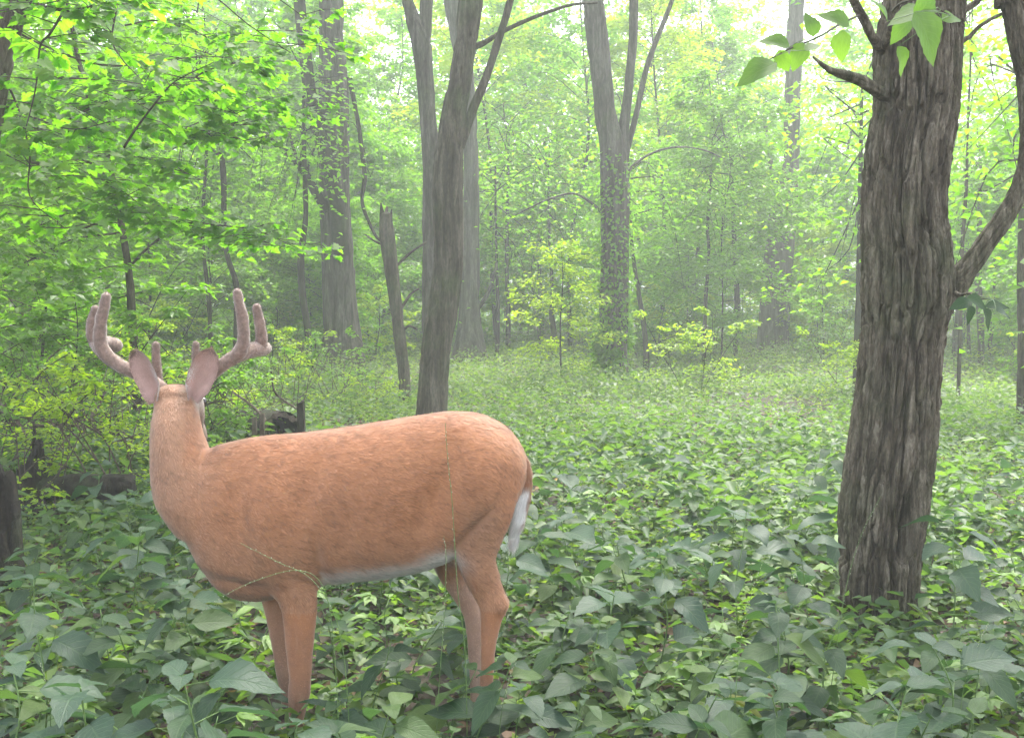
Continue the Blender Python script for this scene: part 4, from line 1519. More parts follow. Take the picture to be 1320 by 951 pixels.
# weathered posts by the hollow log
for (px, py, wpx, d, lab) in [(388, 518, 8.5, 8.8, "short square weathered post over the deer's back"), (328, 538, 6, 8.7, 'broken grey stake before the hollow log'), (338, 534, 5, 8.75, 'thin pale stake before the hollow log')]:
    p_ = P(px, py, d)
    z0_ = gz1(p_[0], d)
    h_ = p_[2] - z0_
    r_ = wpx * .5 / F * d
    V, n_ = [], 9
    for i in range(n_):
        z = -.1 + (h_ + .1) * i / (n_ - 1)
        for (sx, sy) in ((-1, -1), (-.85, -1.05), (.85, -1.05), (1, -1), (1.05, .85), (.9, 1), (-.9, 1), (-1.05, .85)):
            V.append((sx * r_ + rng.normal(0, .002), sy * r_ + rng.normal(0, .002), z + (rng.normal(0, .012) if i == n_ - 1 else 0)))
    j = np.arange(8)
    Qd = np.vstack([np.stack((i * 8 + j, i * 8 + (j + 1) % 8, i * 8 + 8 + (j + 1) % 8, i * 8 + 8 + j), -1) for i in range(n_ - 1)])
    o = obj('post', mesh('post', V, [Qd, np.array([[(n_ - 1) * 8 + q for q in range(8)]])], False), M['bark_dark'] if wpx > 7 else M['dry'], None, (p_[0], d, z0_))
    o['label'], o['category'], o['group'] = lab, 'post', 'posts by the hollow log'

# ------------------------------------------------------------------ maple boughs overhead on the edge tree
BOUGH = [([(20, -40), (42, 0), (82, 15), (110, 11), (141, 0), (190, -25)], 4.7), ([(82, 15), (66, 45), (55, 62), (52, 110), (45, 150), (33, 200)], 4.7), ([(60, -60), (120, -50), (162, 0), (163, 60), (180, 90), (215, 125)], 5.0),
         ([(160, 190), (186, 166), (225, 130), (250, 118), (300, 102)], 5.6), ([(20, -40), (110, -70), (230, -40), (300, 10), (350, 40)], 5.4), ([(-10, 130), (40, 150), (90, 165), (150, 150)], 5.6), ([(-20, 60), (10, 120), (25, 190), (20, 250), (60, 290)], 4.9),
         ([(90, -60), (200, -60), (320, -30), (400, 20)], 6.2), ([(-20, 20), (60, 60), (130, 80), (200, 70), (260, 60)], 5.8), ([(40, 210), (90, 215), (130, 235), (160, 260)], 6.0)]
rg = np.random.default_rng(66)
for k in range(26):
    a0, b0 = rg.uniform(-60, 260), rg.uniform(-70, 300)
    ln, sl = rg.uniform(90, 190), rg.uniform(-.5, .25)
    BOUGH.append(([(a0, b0), (a0 + ln * .35, b0 + sl * ln * .35 - 8), (a0 + ln * .7, b0 + sl * ln * .7 - 6), (a0 + ln, b0 + sl * ln + 10)], rg.uniform(6.0, 8.6)))
pos, dr, nr, LL = [], [], [], []
for k, (pp, d) in enumerate(BOUGH):
    w3 = np.array([P(a, b_, d) for a, b_ in pp])
    w3[:, 1] += np.linspace(0, rg.uniform(-.5, .7), len(w3))
    c = catmull(w3, 20)
    mb = MB()
    mb.tube(c - base_i, np.linspace(.007, .002, 20), 6)
    obj('branch', mb.build('branch'), M['twig'], edge_tree)
    m2 = MB()
    for q in range(13 if k < 10 else 17):
        i0 = int(rg.integers(2, 20))
        az = rg.uniform(0, 6.28)
        ln = rg.uniform(.2, .55)
        e = c[i0] + np.array((math.cos(az), math.sin(az), rg.normal(0, .15))) * ln
        m2.tube(np.array((c[i0], (c[i0] + e) / 2 + UP * .02, e)) - base_i, np.array((.0028, .002, .001)), 4)
        m_ = int(rg.integers(9, 16))
        tt = rg.uniform(.15, 1.05, m_)
        lp = c[i0] + (e - c[i0]) * tt[:, None]
        la = az + np.where(np.arange(m_) % 2 == 0, 1, -1) * rg.uniform(.3, 1.1, m_)
        pos.append(lp + rg.normal(0, .015, (m_, 3)))
        dr.append(np.stack((np.cos(la), np.sin(la), rg.normal(-.3, .2, m_)), -1))
        nr.append(np.stack((rg.normal(0, .4, m_), rg.normal(0, .4, m_) - .25, np.ones(m_)), -1))
    obj('twigs', m2.build('twigs'), M['twig'], edge_tree, kind='stuff')
pos, dr, nr = map(np.vstack, (pos, dr, nr))
LL = rg.uniform(.045, .085, len(pos))
px_ = to_px(pos)
size = LL / pos[:, 1] * ((px_[:, 0] > 0) & (px_[:, 1] > 0) & (px_[:, 0] < 420))
order = np.argsort(-size)
for i in order[:290]:
    o = obj('leaf', LEAF['maple'][int(rg.integers(0, 5))], None, edge_tree)
    o.matrix_basis = leaf_matrix(pos[i] - base_i, dr[i], nr[i], LL[i])
rest = order[290:]
mv = np.array([v.co[:] for v in LEAF['maple'][0].vertices])
mf = np.array([p_.vertices[:] for p_ in LEAF['maple'][0].polygons])
d_ = unit(dr[rest])
s_ = unit(np.cross(nr[rest], d_))
n_ = np.cross(d_, s_)
V = (pos[rest] - base_i)[:, None] + LL[rest][:, None, None] * (mv[None, :, 0:1] * d_[:, None] + mv[None, :, 1:2] * s_[:, None] + mv[None, :, 2:3] * n_[:, None])
Fq = (np.arange(len(rest))[:, None, None] * len(mv) + mf[None]).reshape(-1, 3)
obj('foliage', mesh('foliage', V.reshape(-1, 3), [Fq], True, {'tint': np.repeat(rg.uniform(0, .95, len(rest)), len(mv))}, uv=np.tile(np.column_stack((mv[:, 1] * 2, mv[:, 0])), (len(rest), 1))), M['maple'], edge_tree, kind='stuff')

# the sapling behind the antlers
big_tree('sapling', "slender brown sapling curving up behind the deer's antler", [
    dict(pts=[(180, 585, 13), (176, 500, 12), (172, 440, 11), (169, 390, 11), (166, 350, 10), (152, 265, 9), (141, 212, 8), (128, 168, 7), (106, 97, 6), (90, 22, 5), (80, -40, 4)], flare=1.1, to_top=False),
    dict(pts=[(160, 300, 4), (130, 303, 3), (90, 310, 3), (40, 335, 2), (5, 352, 1.5)], kind='branch', to_top=False),
    dict(pts=[(166, 345, 4), (190, 320, 3), (215, 300, 2)], kind='branch', to_top=False),
    dict(pts=[(148, 240, 4), (120, 212, 3), (90, 205, 2), (55, 212, 1.5)], kind='branch', to_top=False),
], M['bark'], 131, 9.5, crown=False, seg=16, step=.05, bark=(.004, 20, .2))
sap_root = [o for o in bpy.data.objects if o.name.startswith('sapling')][0]
bs = np.array(sap_root.location)
pos, dr, nr = [], [], []
m2 = MB()
for (pp, d) in [([(160, 300), (90, 310), (40, 335), (5, 352)], 9.3), ([(166, 345), (190, 320), (240, 290)], 9.6), ([(148, 240), (90, 205), (30, 215)], 9.5), ([(165, 340), (120, 350), (60, 380)], 9.0), ([(150, 260), (190, 240), (230, 235)], 9.8),
                ([(128, 168), (170, 150), (230, 160)], 9.8), ([(155, 275), (100, 270), (20, 285)], 9.8), ([(168, 380), (210, 370), (260, 375)], 9.9), ([(168, 380), (110, 395), (40, 410)], 9.5), ([(106, 97), (60, 110), (10, 130)], 9.6)]:
    w3 = np.array([P(a, b_, d) for a, b_ in pp])
    w3[0] = P(pp[0][0], pp[0][1], 9.5)
    c = catmull(w3, 14)
    m2.tube(c - bs, np.linspace(.006, .002, 14), 4)
    for q in range(16):
        i0 = int(rg.integers(3, 14))
        az = rg.uniform(0, 6.28)
        ln = rg.uniform(.15, .45)
        e = c[i0] + np.array((math.cos(az), math.sin(az), rg.normal(0, .1))) * ln
        m2.tube(np.array((c[i0], e)) - bs, np.array((.002, .001)), 3, tip=False)
        m_ = 12
        tt = rg.uniform(.1, 1.05, m_)
        la = az + np.where(np.arange(m_) % 2 == 0, 1, -1) * rg.uniform(.3, 1.1, m_)
        pos.append(c[i0] + (e - c[i0]) * tt[:, None] + rg.normal(0, .012, (m_, 3)))
        dr.append(np.stack((np.cos(la), np.sin(la), rg.normal(-.15, .2, m_)), -1))
        nr.append(np.stack((rg.normal(0, .3, m_), rg.normal(0, .3, m_), np.ones(m_)), -1))
obj('branches', m2.build('branches'), M['twig'], sap_root, kind='stuff')
pos, dr, nr = map(np.vstack, (pos, dr, nr))
LL = rg.uniform(.06, .10, len(pos))
V, Q, tn = leaf_cloud(pos - bs, dr, nr, LL, LL * .62, rg.uniform(0, .75, len(pos)))
obj('crown', mesh('crown', V, [Q], False, {'tint': tn}), M['canopy'], sap_root, kind='stuff')

# big soft leaves on the furrowed tree's own twigs, reaching towards the camera
TW = [([(1108, 20, DA - .2), (1085, 30, DA - .8), (1055, 48, DA - 1.2), (1020, 62, DA - 1.4), (990, 78, DA - 1.5)], [(976, 90, 58, 200), (1030, 72, 40, 250), (1000, 52, 42, 160), (1084, 60, 42, 265), (1078, 22, 46, 150), (1052, 58, 36, 30), (1046, 30, 36, 100), (1010, 80, 34, 300)]),
      ([(1150, 15, DA - .25), (1160, 5, DA - .8), (1180, 0, DA - 1.2), (1205, 10, DA - 1.35), (1225, 20, DA - 1.4)], [(1200, 45, 72, -55), (1178, 15, 66, 190), (1228, 22, 34, 20), (1165, 78, 40, -60), (1195, 5, 50, 60), (1135, 8, 44, 120), (1160, 40, 40, 230)]),
      ([(1250, 378, DA - .3), (1262, 384, DA - .5), (1280, 386, DA - .7)], [(1262, 388, 30, -20), (1240, 392, 30, 200), (1285, 392, 30, 10), (1252, 405, 26, -80), (1275, 410, 30, -60), (1295, 402, 26, -10)])]
for k, (tp, lv) in enumerate(TW):
    w3 = np.array([P(*q) for q in tp])
    c = catmull(w3, 14)
    mb = MB()
    mb.tube(c - base_a, np.linspace(.005, .002, 14), 5)
    br = obj('branch', mb.build('branch'), M['twig'], tree_a)
    d = tp[-1][2]
    for (px, py, sz, ang) in lv:
        L = sz * (.95 if k < 2 else 1) / F * d
        a = math.radians(ang)
        dv = np.array((math.cos(a), rng.uniform(-.35, .35), math.sin(a)))
        p_ = P(px, py, d + rng.uniform(-.12, .12)) - base_a - unit(dv) * L * .5
        nv = np.array((rng.normal(0, .25), -.8, .75))
        o = obj('leaf', LEAF['big' if k < 2 else 'herb'][k % 3], None, br)
        o.matrix_basis = leaf_matrix(p_, dv, nv, L)
        near = c[np.argmin(np.linalg.norm(c - base_a - p_, axis=1))] - base_a
        m2 = MB()
        m2.tube(np.array((near, (near + p_) / 2 + UP * .008, p_)), np.array((.0015, .0012, .001)), 4)
        obj('petiole', m2.build('petiole'), M['stem'], br)

# fallen sticks between the herbs
for k, (px, py, ln, lab) in enumerate([(760, 770, .5, 'fallen stick in the open gap behind the deer'), (860, 840, .6, 'crooked fallen stick before the furrowed tree'), (1010, 700, .7, 'fallen stick in the carpet behind the furrowed tree'),
                                       (1250, 760, .6, 'fallen stick past the furrowed trunk'), (180, 720, .6, "fallen stick below the deer's neck"), (480, 800, .5, "fallen stick under the deer's belly")]):
    d = dg(py)
    p_ = P(px, py, d)
    zg = gz1(p_[0], d)
    az = rng.uniform(0, 3.1)
    hd = np.array((math.cos(az), math.sin(az), 0))
    c = catmull([-hd * ln * .5 + UP * .02, rng.normal(0, .03, 3) + UP * .05, hd * ln * .5 + UP * .06], 12)
    root = thing('fallen_stick', lab, 'stick', (p_[0], d, zg), 'fallen sticks')
    mb = MB()
    mb.tube(c, np.linspace(.010, .004, 12), 7)
    obj('stick', mb.build('stick'), M['dry'], root)
    for q in range(3):
        i0 = 3 + 3 * q
        m2 = MB()
        m2.tube(np.array((c[i0], c[i0] + rng.normal(0, .07, 3) + UP * .05)), np.array((.004, .0015)), 5)
        obj('twig', m2.build('twig'), M['dry'], root)
# ------------------------------------------------------------------ the deer
D0 = 3.42
K = D0 / F            # metres per picture pixel at the deer


def DP(px, py, w=0.0):
    return P(px, py, D0 - w)


def ring_loft(mb, rings):
    """rings: arrays (seg, 3)"""
    seg = len(rings[0])
    V = np.vstack(rings + [np.mean(rings[0], 0)[None], np.mean(rings[-1], 0)[None]])
    n = len(rings)
    i = np.arange(n - 1)[:, None] * seg
    j = np.arange(seg)[None]
    k = (j + 1) % seg
    Q = np.stack((i + j, i + k, i + seg + k, i + seg + j), -1).reshape(-1, 4)
    c0, c1 = n * seg, n * seg + 1
    jj = np.arange(seg)
    T = np.vstack((np.stack((np.full(seg, c0), (jj + 1) % seg, jj), -1), np.stack((np.full(seg, c1), (n - 1) * seg + jj, (n - 1) * seg + (jj + 1) % seg), -1)))
    mb.add(V, Q, T)


def interp_rings(keys, n):
    return catmull(np.array(keys, float), n)


SEG = 40
TH = np.linspace(0, 2 * np.pi, SEG, endpoint=False)
body_mb = MB()
# torso: x, top y, bottom y, half width (m)
TORSO = [(232, 606, 676, .055), (250, 588, 712, .095), (272, 576, 748, .125), (300, 567, 770, .150), (340, 560, 774, .172), (390, 556, 762, .190), (440, 550, 750, .203), (490, 542, 745, .208), (540, 534, 736, .203),
         (575, 529, 724, .196), (605, 530, 706, .188), (632, 537, 690, .172), (655, 551, 664, .145), (670, 570, 638, .105), (678, 587, 617, .055)]
rings = []
for (x, tp, bt, hw) in interp_rings(TORSO, 44):
    c = DP(x, (tp + bt) / 2)
    hh = (bt - tp) / 2 * K
    s_, co = np.sin(TH), np.cos(TH)
    wz = hw * np.sign(co) * np.abs(co) ** .85 * (1 + .10 * np.where(s_ < 0, -s_, 0) - .22 * np.clip(s_, 0, 1) ** 2)
    rings.append(np.stack((np.full(SEG, c[0]), c[1] + wz, c[2] + hh * np.sign(s_) * np.abs(s_) ** .92), -1))
ring_loft(body_mb, rings)
# neck: cy, cx, rx px, ry m, w
NECK = [(690, 290, 62, .120, 0), (655, 266, 62, .125, 0), (628, 249, 52, .115, 0), (606, 240, 45, .108, -.005), (585, 233, 38.5, .102, -.012), (563, 228.5, 34, .095, -.022), (545, 227, 31, .088, -.036), (528, 227, 28, .080, -.055), (512, 228, 26.5, .068, -.075)]
rings = []
for (cyy, cx, rx, ry, w_) in interp_rings(NECK, 26):
    c = DP(cx, cyy, w_)
    rings.append(np.stack((c[0] + rx * K * np.cos(TH), c[1] + ry * np.sin(TH), np.full(SEG, c[2])), -1))
ring_loft(body_mb, rings)
# head, turned away from the camera: w, py, rx m, rz m
HEAD = [(-.015, 522, .030, .030), (-.03, 520, .052, .050), (-.07, 519, .070, .062), (-.12, 524, .082, .074), (-.17, 534, .072, .074), (-.22, 540, .049, .054), (-.27, 550, .040, .043), (-.32, 560, .036, .036), (-.345, 565, .028, .028), (-.36, 568, .014, .014)]
rings = []
for (w_, py, rx, rz) in interp_rings(HEAD, 26):
    c = DP(228.5, py, w_)
    c[0] = DP(228.5, 520, -.1)[0]
    co, si = np.cos(TH), np.sin(TH)
    rings.append(np.stack((c[0] + rx * np.sign(co) * np.abs(co) ** .72, np.full(SEG, c[1]), c[2] + rz * np.sign(si) * np.abs(si) ** .8), -1))
ring_loft(body_mb, rings)


def limb(keys, n=30):
    """px, py, half width px, half depth m, w"""
    rings = []
    k = interp_rings(keys, n)
    pa = np.array([DP(a, b_, w_) for a, b_, r, rd, w_ in k])
    T = unit(np.gradient(pa, axis=0))
    for (a, b_, r, rd, w_), c, t_ in zip(k, pa, T):
        d_ = (D0 - w_) / F
        y = np.array((0, 1.0, 0))
        y = unit(y - t_ * y.dot(t_))
        x = np.cross(y, t_)
        rings.append(c + x * np.cos(TH)[:, None] * r * d_ + y * np.sin(TH)[:, None] * rd)
    ring_loft(body_mb, rings)
    return pa


WF, WH = .10, .095
gyn = D0 - WF
GN = lambda w_: 395 + F * H / (D0 - w_)     # picture row of level ground below lateral offset w
# near foreleg: shoulder, arm, forearm, knee, cannon, fetlock, hoof
limb([(340, 650, 46, .045, .085), (352, 690, 46, .055, .100), (366, 725, 40, .056, .105), (380, 758, 29, .048, .105), (386, 786, 23.5, .040, .105), (386, 832, 19, .034, .105), (387, 872, 15, .029, .105), (386, 890, 15.5, .030, .105), (384, 906, 13.5, .026, .105),
      (382, 930, 10, .019, .105), (380, 958, 9.5, .018, .105), (377, 972, 11, .020, .105), (372, 984, 9.5, .018, .105)])
limb([(335, 660, 40, .04, -.085), (340, 700, 38, .05, -.095), (348, 740, 26, .045, -.10), (353, 770, 17, .036, -.10), (358, 808, 13, .030, -.10), (363, 845, 11, .026, -.10), (366, 862, 12, .027, -.10), (368, 880, 10, .022, -.10), (370, 905, 8, .017, -.10), (371, 922, 8, .016, -.10), (370, 932, 9.5, .018, -.10),
      (366, 940, 8.5, .017, -.10)])
# near hind leg: thigh, stifle, gaskin, hock, cannon, fetlock
limb([(626, 588, 42, .05, .085), (627, 622, 43, .062, .098), (622, 658, 40, .064, .105), (614, 693, 34, .056, .105), (614, 722, 25.5, .045, .103), (623, 748, 22.5, .036, .10), (631, 768, 20, .030, .098), (634, 784, 17, .028, .097), (632, 806, 14, .025, .096), (629, 832, 11, .021, .095), (628, 862, 10, .019, .095),
      (626, 890, 9.5, .018, .095), (624, 930, 9.5, .018, .095), (621, 950, 11, .02, .095), (617, 968, 10, .019, .095)])
limb([(608, 600, 40, .05, -.085), (600, 650, 42, .06, -.098), (590, 700, 34, .054, -.10), (585, 730, 25, .044, -.10), (596, 760, 17, .034, -.098), (608, 785, 14, .029, -.096), (612, 808, 12.5, .025, -.095), (612, 840, 9.5, .02, -.095), (613, 880, 8.5, .017, -.095), (614, 915, 8.5, .017, -.095), (612, 926, 9.5, .018, -.095),
      (608, 936, 8.5, .017, -.095)])
# brisket swelling and flank fold
tmp = bpy.data.objects.new('tmp', body_mb.build('tmp'))
COL.objects.link(tmp)
rm = tmp.modifiers.new('r', 'REMESH')
rm.mode = 'VOXEL'
rm.voxel_size = 0.0075
sm = tmp.modifiers.new('s', 'SMOOTH')
sm.factor = .5
sm.iterations = 14
dgph = bpy.context.evaluated_depsgraph_get()
bm_ = bpy.data.meshes.new_from_object(tmp.evaluated_get(dgph))
bpy.data.objects.remove(tmp)
nV = len(bm_.vertices)
BV = np.zeros(nV * 3, np.float32)
bm_.vertices.foreach_get('co', BV)
BV = BV.reshape(-1, 3).astype(float)
nF = len(bm_.polygons)
bq = np.zeros(len(bm_.loops), np.int32)
bm_.loops.foreach_get('vertex_index', bq)
bls = np.zeros(nF, np.int32)
bm_.polygons.foreach_get('loop_start', bls)
blt = np.zeros(nF, np.int32)
bm_.polygons.foreach_get('loop_total', blt)
BQ = np.stack([bq[bls + k] for k in range(4)], -1) if (blt == 4).all() else None
print('deer verts', nV, (blt == 4).all())


def vnormals(V, Q):
    n = np.cross(V[Q[:, 2]] - V[Q[:, 0]], V[Q[:, 3]] - V[Q[:, 1]])
    o = np.zeros_like(V)
    for k in range(4):
        np.add.at(o, Q[:, k], n)
    return unit(o)


BN = vnormals(BV, BQ)
X_of = lambda px: DP(px, 600)[0]
Z_of = lambda py: DP(300, py)[2]


def sst(a, b_, v):
    t = np.clip((v - a) / (b_ - a), 0, 1)
    return t * t * (3 - 2 * t)


def local(p):
    """coat coordinates: side-view pixels of the deer at its own plane"""
    return 660 + p[:, 0] / K, 395 + (H - p[:, 2]) / K, D0 - p[:, 1]


TAN = np.array((0.358, 0.152, 0.067))
PALE = np.array((0.385, 0.235, 0.155))
RED = np.array((0.32, 0.122, 0.050))
WHITE = np.array((0.66, 0.645, 0.62))
GREY = np.array((0.22, 0.16, 0.13))


def coat(p, n):
    u, v, w_ = local(p)
    c = np.tile(TAN, (len(p), 1))

    def mixin(col, f):
        nonlocal c
        c = c * (1 - f[:, None]) + np.asarray(col) * f[:, None]
    # richer red along the back and the nape, paler flank and neck side
    mixin(RED, .75 * sst(.45, .95, n[:, 2]) * (v < 640))
    mixin(PALE, .55 * (1 - sst(235, 330, u + .25 * (v - 560))) * (v < 720))
    mixin(PALE, .30 * sst(640, 720, v) * (v < 780))
    mixin(RED, .6 * sst(232, 252, u) * (1 - sst(262, 300, u)) * sst(505, 530, v) * (1 - sst(575, 610, v)))
    # paler lower haunch, duller ribs; crease shade painted in at thigh and brisket
    mixin(PALE, .45 * np.exp(-((u - 622) / 30) ** 2 - ((v - 668) / 45) ** 2))
    mixin((0.25, 0.115, 0.058), .40 * np.exp(-((u - 470) / 75) ** 2 - ((v - 650) / 42) ** 2))
    mixin((0.20, 0.10, 0.055), .5 * np.exp(-(((u - 592) - .9 * (690 - v)) / 9) ** 2 - ((v - 668) / 30) ** 2))  # shade of the thigh fold, put into the coat colour
    mixin((0.20, 0.10, 0.06), .4 * np.exp(-(((u - 320) - .75 * (v - 735)) / 40) ** 2 - ((v - (738 + .12 * (u - 320))) / 9) ** 2))  # painted shade in the crease above the brisket
    # legs
    mixin((0.32, 0.150, 0.080), .7 * sst(770, 830, v))
    mixin(GREY, .35 * sst(850, 900, v))
    # inner legs and belly white
    inner = sst(740, 780, v) * (np.abs(w_) < .12) * sst(.1, .6, np.sign(w_) * n[:, 1])
    mixin((0.38, 0.29, 0.24), (.22 + .28 * sst(480, 560, u)) * inner)
    belly = sst(.45, .85, -n[:, 2]) * sst(395, 430, u) * (1 - sst(600, 640, u)) * sst(690, 725, v) * (1 - sst(760, 775, v))
    mixin(WHITE, .9 * belly)
    gro = np.exp(-((u - 572) / 22) ** 2 - ((v - 716) / 14) ** 2)
    mixin(WHITE, .8 * np.clip(gro * 1.3, 0, 1) * (w_ > -.1))
    # rear of the thighs, under the tail
    mixin(WHITE, .9 * sst(.45, .8, n[:, 0]) * sst(625, 650, v) * (1 - sst(700, 740, v)) * (u > 600) * (np.abs(w_) < .07))
    # throat underside, brisket
    mixin((0.21, 0.105, 0.06), .55 * np.exp(-((u - 305) / 30) ** 2 - ((v - 765) / 18) ** 2))
    # head: grey brown, paler cheeks
    hd = sst(-.06, -.10, w_) * (v < 600) * (u < 300)
    mixin((0.21, 0.135, 0.095), .8 * hd)
    mixin((0.36, 0.32, 0.30), .75 * sst(.3, .7, np.abs(n[:, 0])) * sst(545, 520, v) * (u < 300) * sst(-.03, -.06, w_))
    mixin((0.13, 0.08, 0.055), .5 * np.exp(-((u - 229) / 8) ** 2) * (1 - sst(510, 545, v)) * (u < 300))
    return np.clip(c, .01, .9)


# gentle muscle and rib relief
u, v, w_ = local(BV)
rel = np.zeros(nV)
side = np.clip(-BN[:, 1], 0, 1)
rel += .016 * np.exp(-((u - 649) / 9) ** 2 - ((v - 772) / 13) ** 2) * (w_ > 0)                      # point of the hock
rel += -.022 * np.exp(-((u - (416 + .10 * (v - 700))) / 9) ** 2) * sst(655, 715, v) * side       # crease behind the elbow
rel += .022 * np.exp(-((u - 362) / 30) ** 2 - ((v - 668) / 58) ** 2) * side                          # shoulder
rel += -.006 * np.exp(-(((u - 322) - .25 * (v - 650)) / 12) ** 2 - ((v - 650) / 55) ** 2) * side      # groove before the shoulder
rel += -.012 * np.exp(-(((u - 410) + .3 * (v - 620)) / 16) ** 2 - ((v - 615) / 40) ** 2) * side       # behind the shoulder blade
rel += -.026 * np.exp(-(((u - 562) + .35 * (v - 640)) / 22) ** 2 - ((v - 640) / 60) ** 2) * side      # flank hollow
rel += .020 * np.exp(-((u - 622) / 30) ** 2 - ((v - 610) / 50) ** 2) * side                           # haunch
rel += -.012 * np.exp(-(((u - 592) - .9 * (690 - v)) / 8) ** 2 - ((v - 672) / 28) ** 2) * side        # fold along the thigh
rel += .010 * np.exp(-((u - 590) / 14) ** 2 - ((v - 548) / 12) ** 2) * side                           # hip bone
rel += -.012 * np.exp(-((u - 300) / 60) ** 2 - ((v - (742 + .1 * (u - 300))) / 8) ** 2) * side         # fold over the brisket
rel += .0011 * np.sin((u + .25 * v) / 4.6) * np.exp(-((u - 470) / 60) ** 2 - ((v - 650) / 55) ** 2) * side
rel += -.006 * np.exp(-((u - 620) / 5) ** 2) * sst(745, 765, v) * (1 - sst(800, 820, v)) * side       # tendon groove over the hock
rel += .004 * np.exp(-((u - 388) / 9) ** 2 - ((v - 893) / 9) ** 2) * side                             # knee
BV = BV + BN * rel[:, None]
BN = vnormals(BV, BQ)

deer = thing('deer', 'reddish buck with velvet antlers standing broadside, head turned away', 'deer', tuple(DP(480, 947)))
dl = np.array(deer.location)
deer.location = (dl[0], dl[1], gz1(dl[0], dl[1]))
dl = np.array(deer.location)
CO = coat(BV, BN)
CO *= (1 + .10 * fbm(BV * 30, 50, 2) + .06 * vnoise(BV * 6, 51))[:, None]
bme = mesh('body', BV - dl, [BQ], True, cols=CO * .8)
body = obj('body', bme, M['coat'], deer)


def flow(p, n):
    u, v, w_ = local(p)
    f = np.stack((np.full(len(p), 1.0), 0 * u, -.30 - .25 * sst(560, 700, v)), -1)
    legs = sst(745, 790, v)
    rump = sst(610, 670, u)
    f[:, 2] -= rump * .9 + legs * 6
    neck = (1 - sst(215, 330, u + .35 * np.maximum(0, v - 560))) * (v < 700)
    nf = np.stack((.30 + 0 * u, 0 * u, -1.0 + 0 * u), -1)
    f = f * (1 - neck[:, None]) + nf * neck[:, None]
    head = sst(-.05, -.10, w_) * (v < 600) * (u < 300)
    f = f * (1 - head[:, None]) + np.array((0, -1.0, .3)) * head[:, None]
    return f


def make_fur(name, V, Q, n, lenf, widf, colf, flowf, seed, parent, origin, lift=.30, mat='fur', clump=.16, stroke=0.0, root=.72):
    rg = np.random.default_rng(seed)
    A = .5 * np.linalg.norm(np.cross(V[Q[:, 2]] - V[Q[:, 0]], V[Q[:, 3]] - V[Q[:, 1]]), axis=1)
    cum = np.cumsum(A)
    fi = np.searchsorted(cum, rg.uniform(0, cum[-1], n))
    fi = np.minimum(fi, len(Q) - 1)
    a, b_ = rg.uniform(0, 1, (2, n))
    q = Q[fi]
    nv = vnormals(V, Q)
    wt = np.stack(((1 - a) * (1 - b_), a * (1 - b_), a * b_, (1 - a) * b_), -1)
    p = (V[q] * wt[..., None]).sum(1)
    nn = unit((nv[q] * wt[..., None]).sum(1))
    f = flowf(p, nn)
    # clumping: noise turns the hair in tufts
    ax = np.stack([vnoise(p * 42, 60 + k) + .5 * vnoise(p * 95, 70 + k) for k in range(3)], -1)
    f = unit(f) + clump * 2 * ax + rg.normal(0, .07, (n, 3))
    f = f - nn * (f * nn).sum(1)[:, None]
    f = unit(f)
    s = np.cross(nn, f)
    L = lenf(p) * rg.uniform(.75, 1.2, n)
    W = widf(p) * rg.uniform(.7, 1.3, n)
    li = lift * (1 + .8 * vnoise(p * np.array((38, 38, 60)), 80) + rg.normal(0, .25, n))
    li = np.clip(li, .02, 1.0)
    b0 = p - nn * .0012
    m1 = p + f * (L * .55)[:, None] + nn * (L * .55 * li)[:, None]
    e = p + f * L[:, None] + nn * (L * li * .75)[:, None]
    VV = np.stack((b0 - s * W[:, None], b0 + s * W[:, None], m1 - s * W[:, None] * .75, m1 + s * W[:, None] * .75, e), 1)
    st_ = vnoise(np.stack((p[:, 0] * 34 + 8 * p[:, 2], p[:, 1] * 30, p[:, 2] * 130 + 30 * p[:, 0] + 3 * vnoise(p * 14, 92)), -1), 91)
    c = colf(p, nn) * (1 + rg.normal(0, .09, n) + .08 * vnoise(p * 45, 90) - stroke * np.exp(-((st_ + .25) / .16) ** 2))[:, None]
    c = np.clip(c, .01, .9)
    cc = np.stack((c * root, c * root, c, c, c * (2 - root) ** .5), 1).reshape(-1, 3)
    b = np.arange(n)[:, None] * 5
    me = mesh(name, VV.reshape(-1, 3) - origin, [b + np.array([[0, 1, 3, 2]]), b + np.array([[2, 3, 4]])], True, cols=cc)
    return obj(name, me, M[mat], parent, kind='stuff')


def blen(p):
    u, v, w_ = local(p)
    L = .017 - .003 * (1 - sst(220, 300, u)) - .011 * sst(750, 800, v)
    L = L + .012 * np.exp(-((v - 735) / 16) ** 2) * sst(400, 440, u) * (1 - sst(590, 620, u))
    L = np.where((w_ < -.05) & (v < 580) & (u < 300), .010, L)
    return np.maximum(L, .006)


make_fur('fur', BV, BQ, 130000, blen, lambda p: np.where(blen(p) > .012, .0011, .0008), coat, flow, 9, body, dl, lift=.17, clump=.17, stroke=.34)


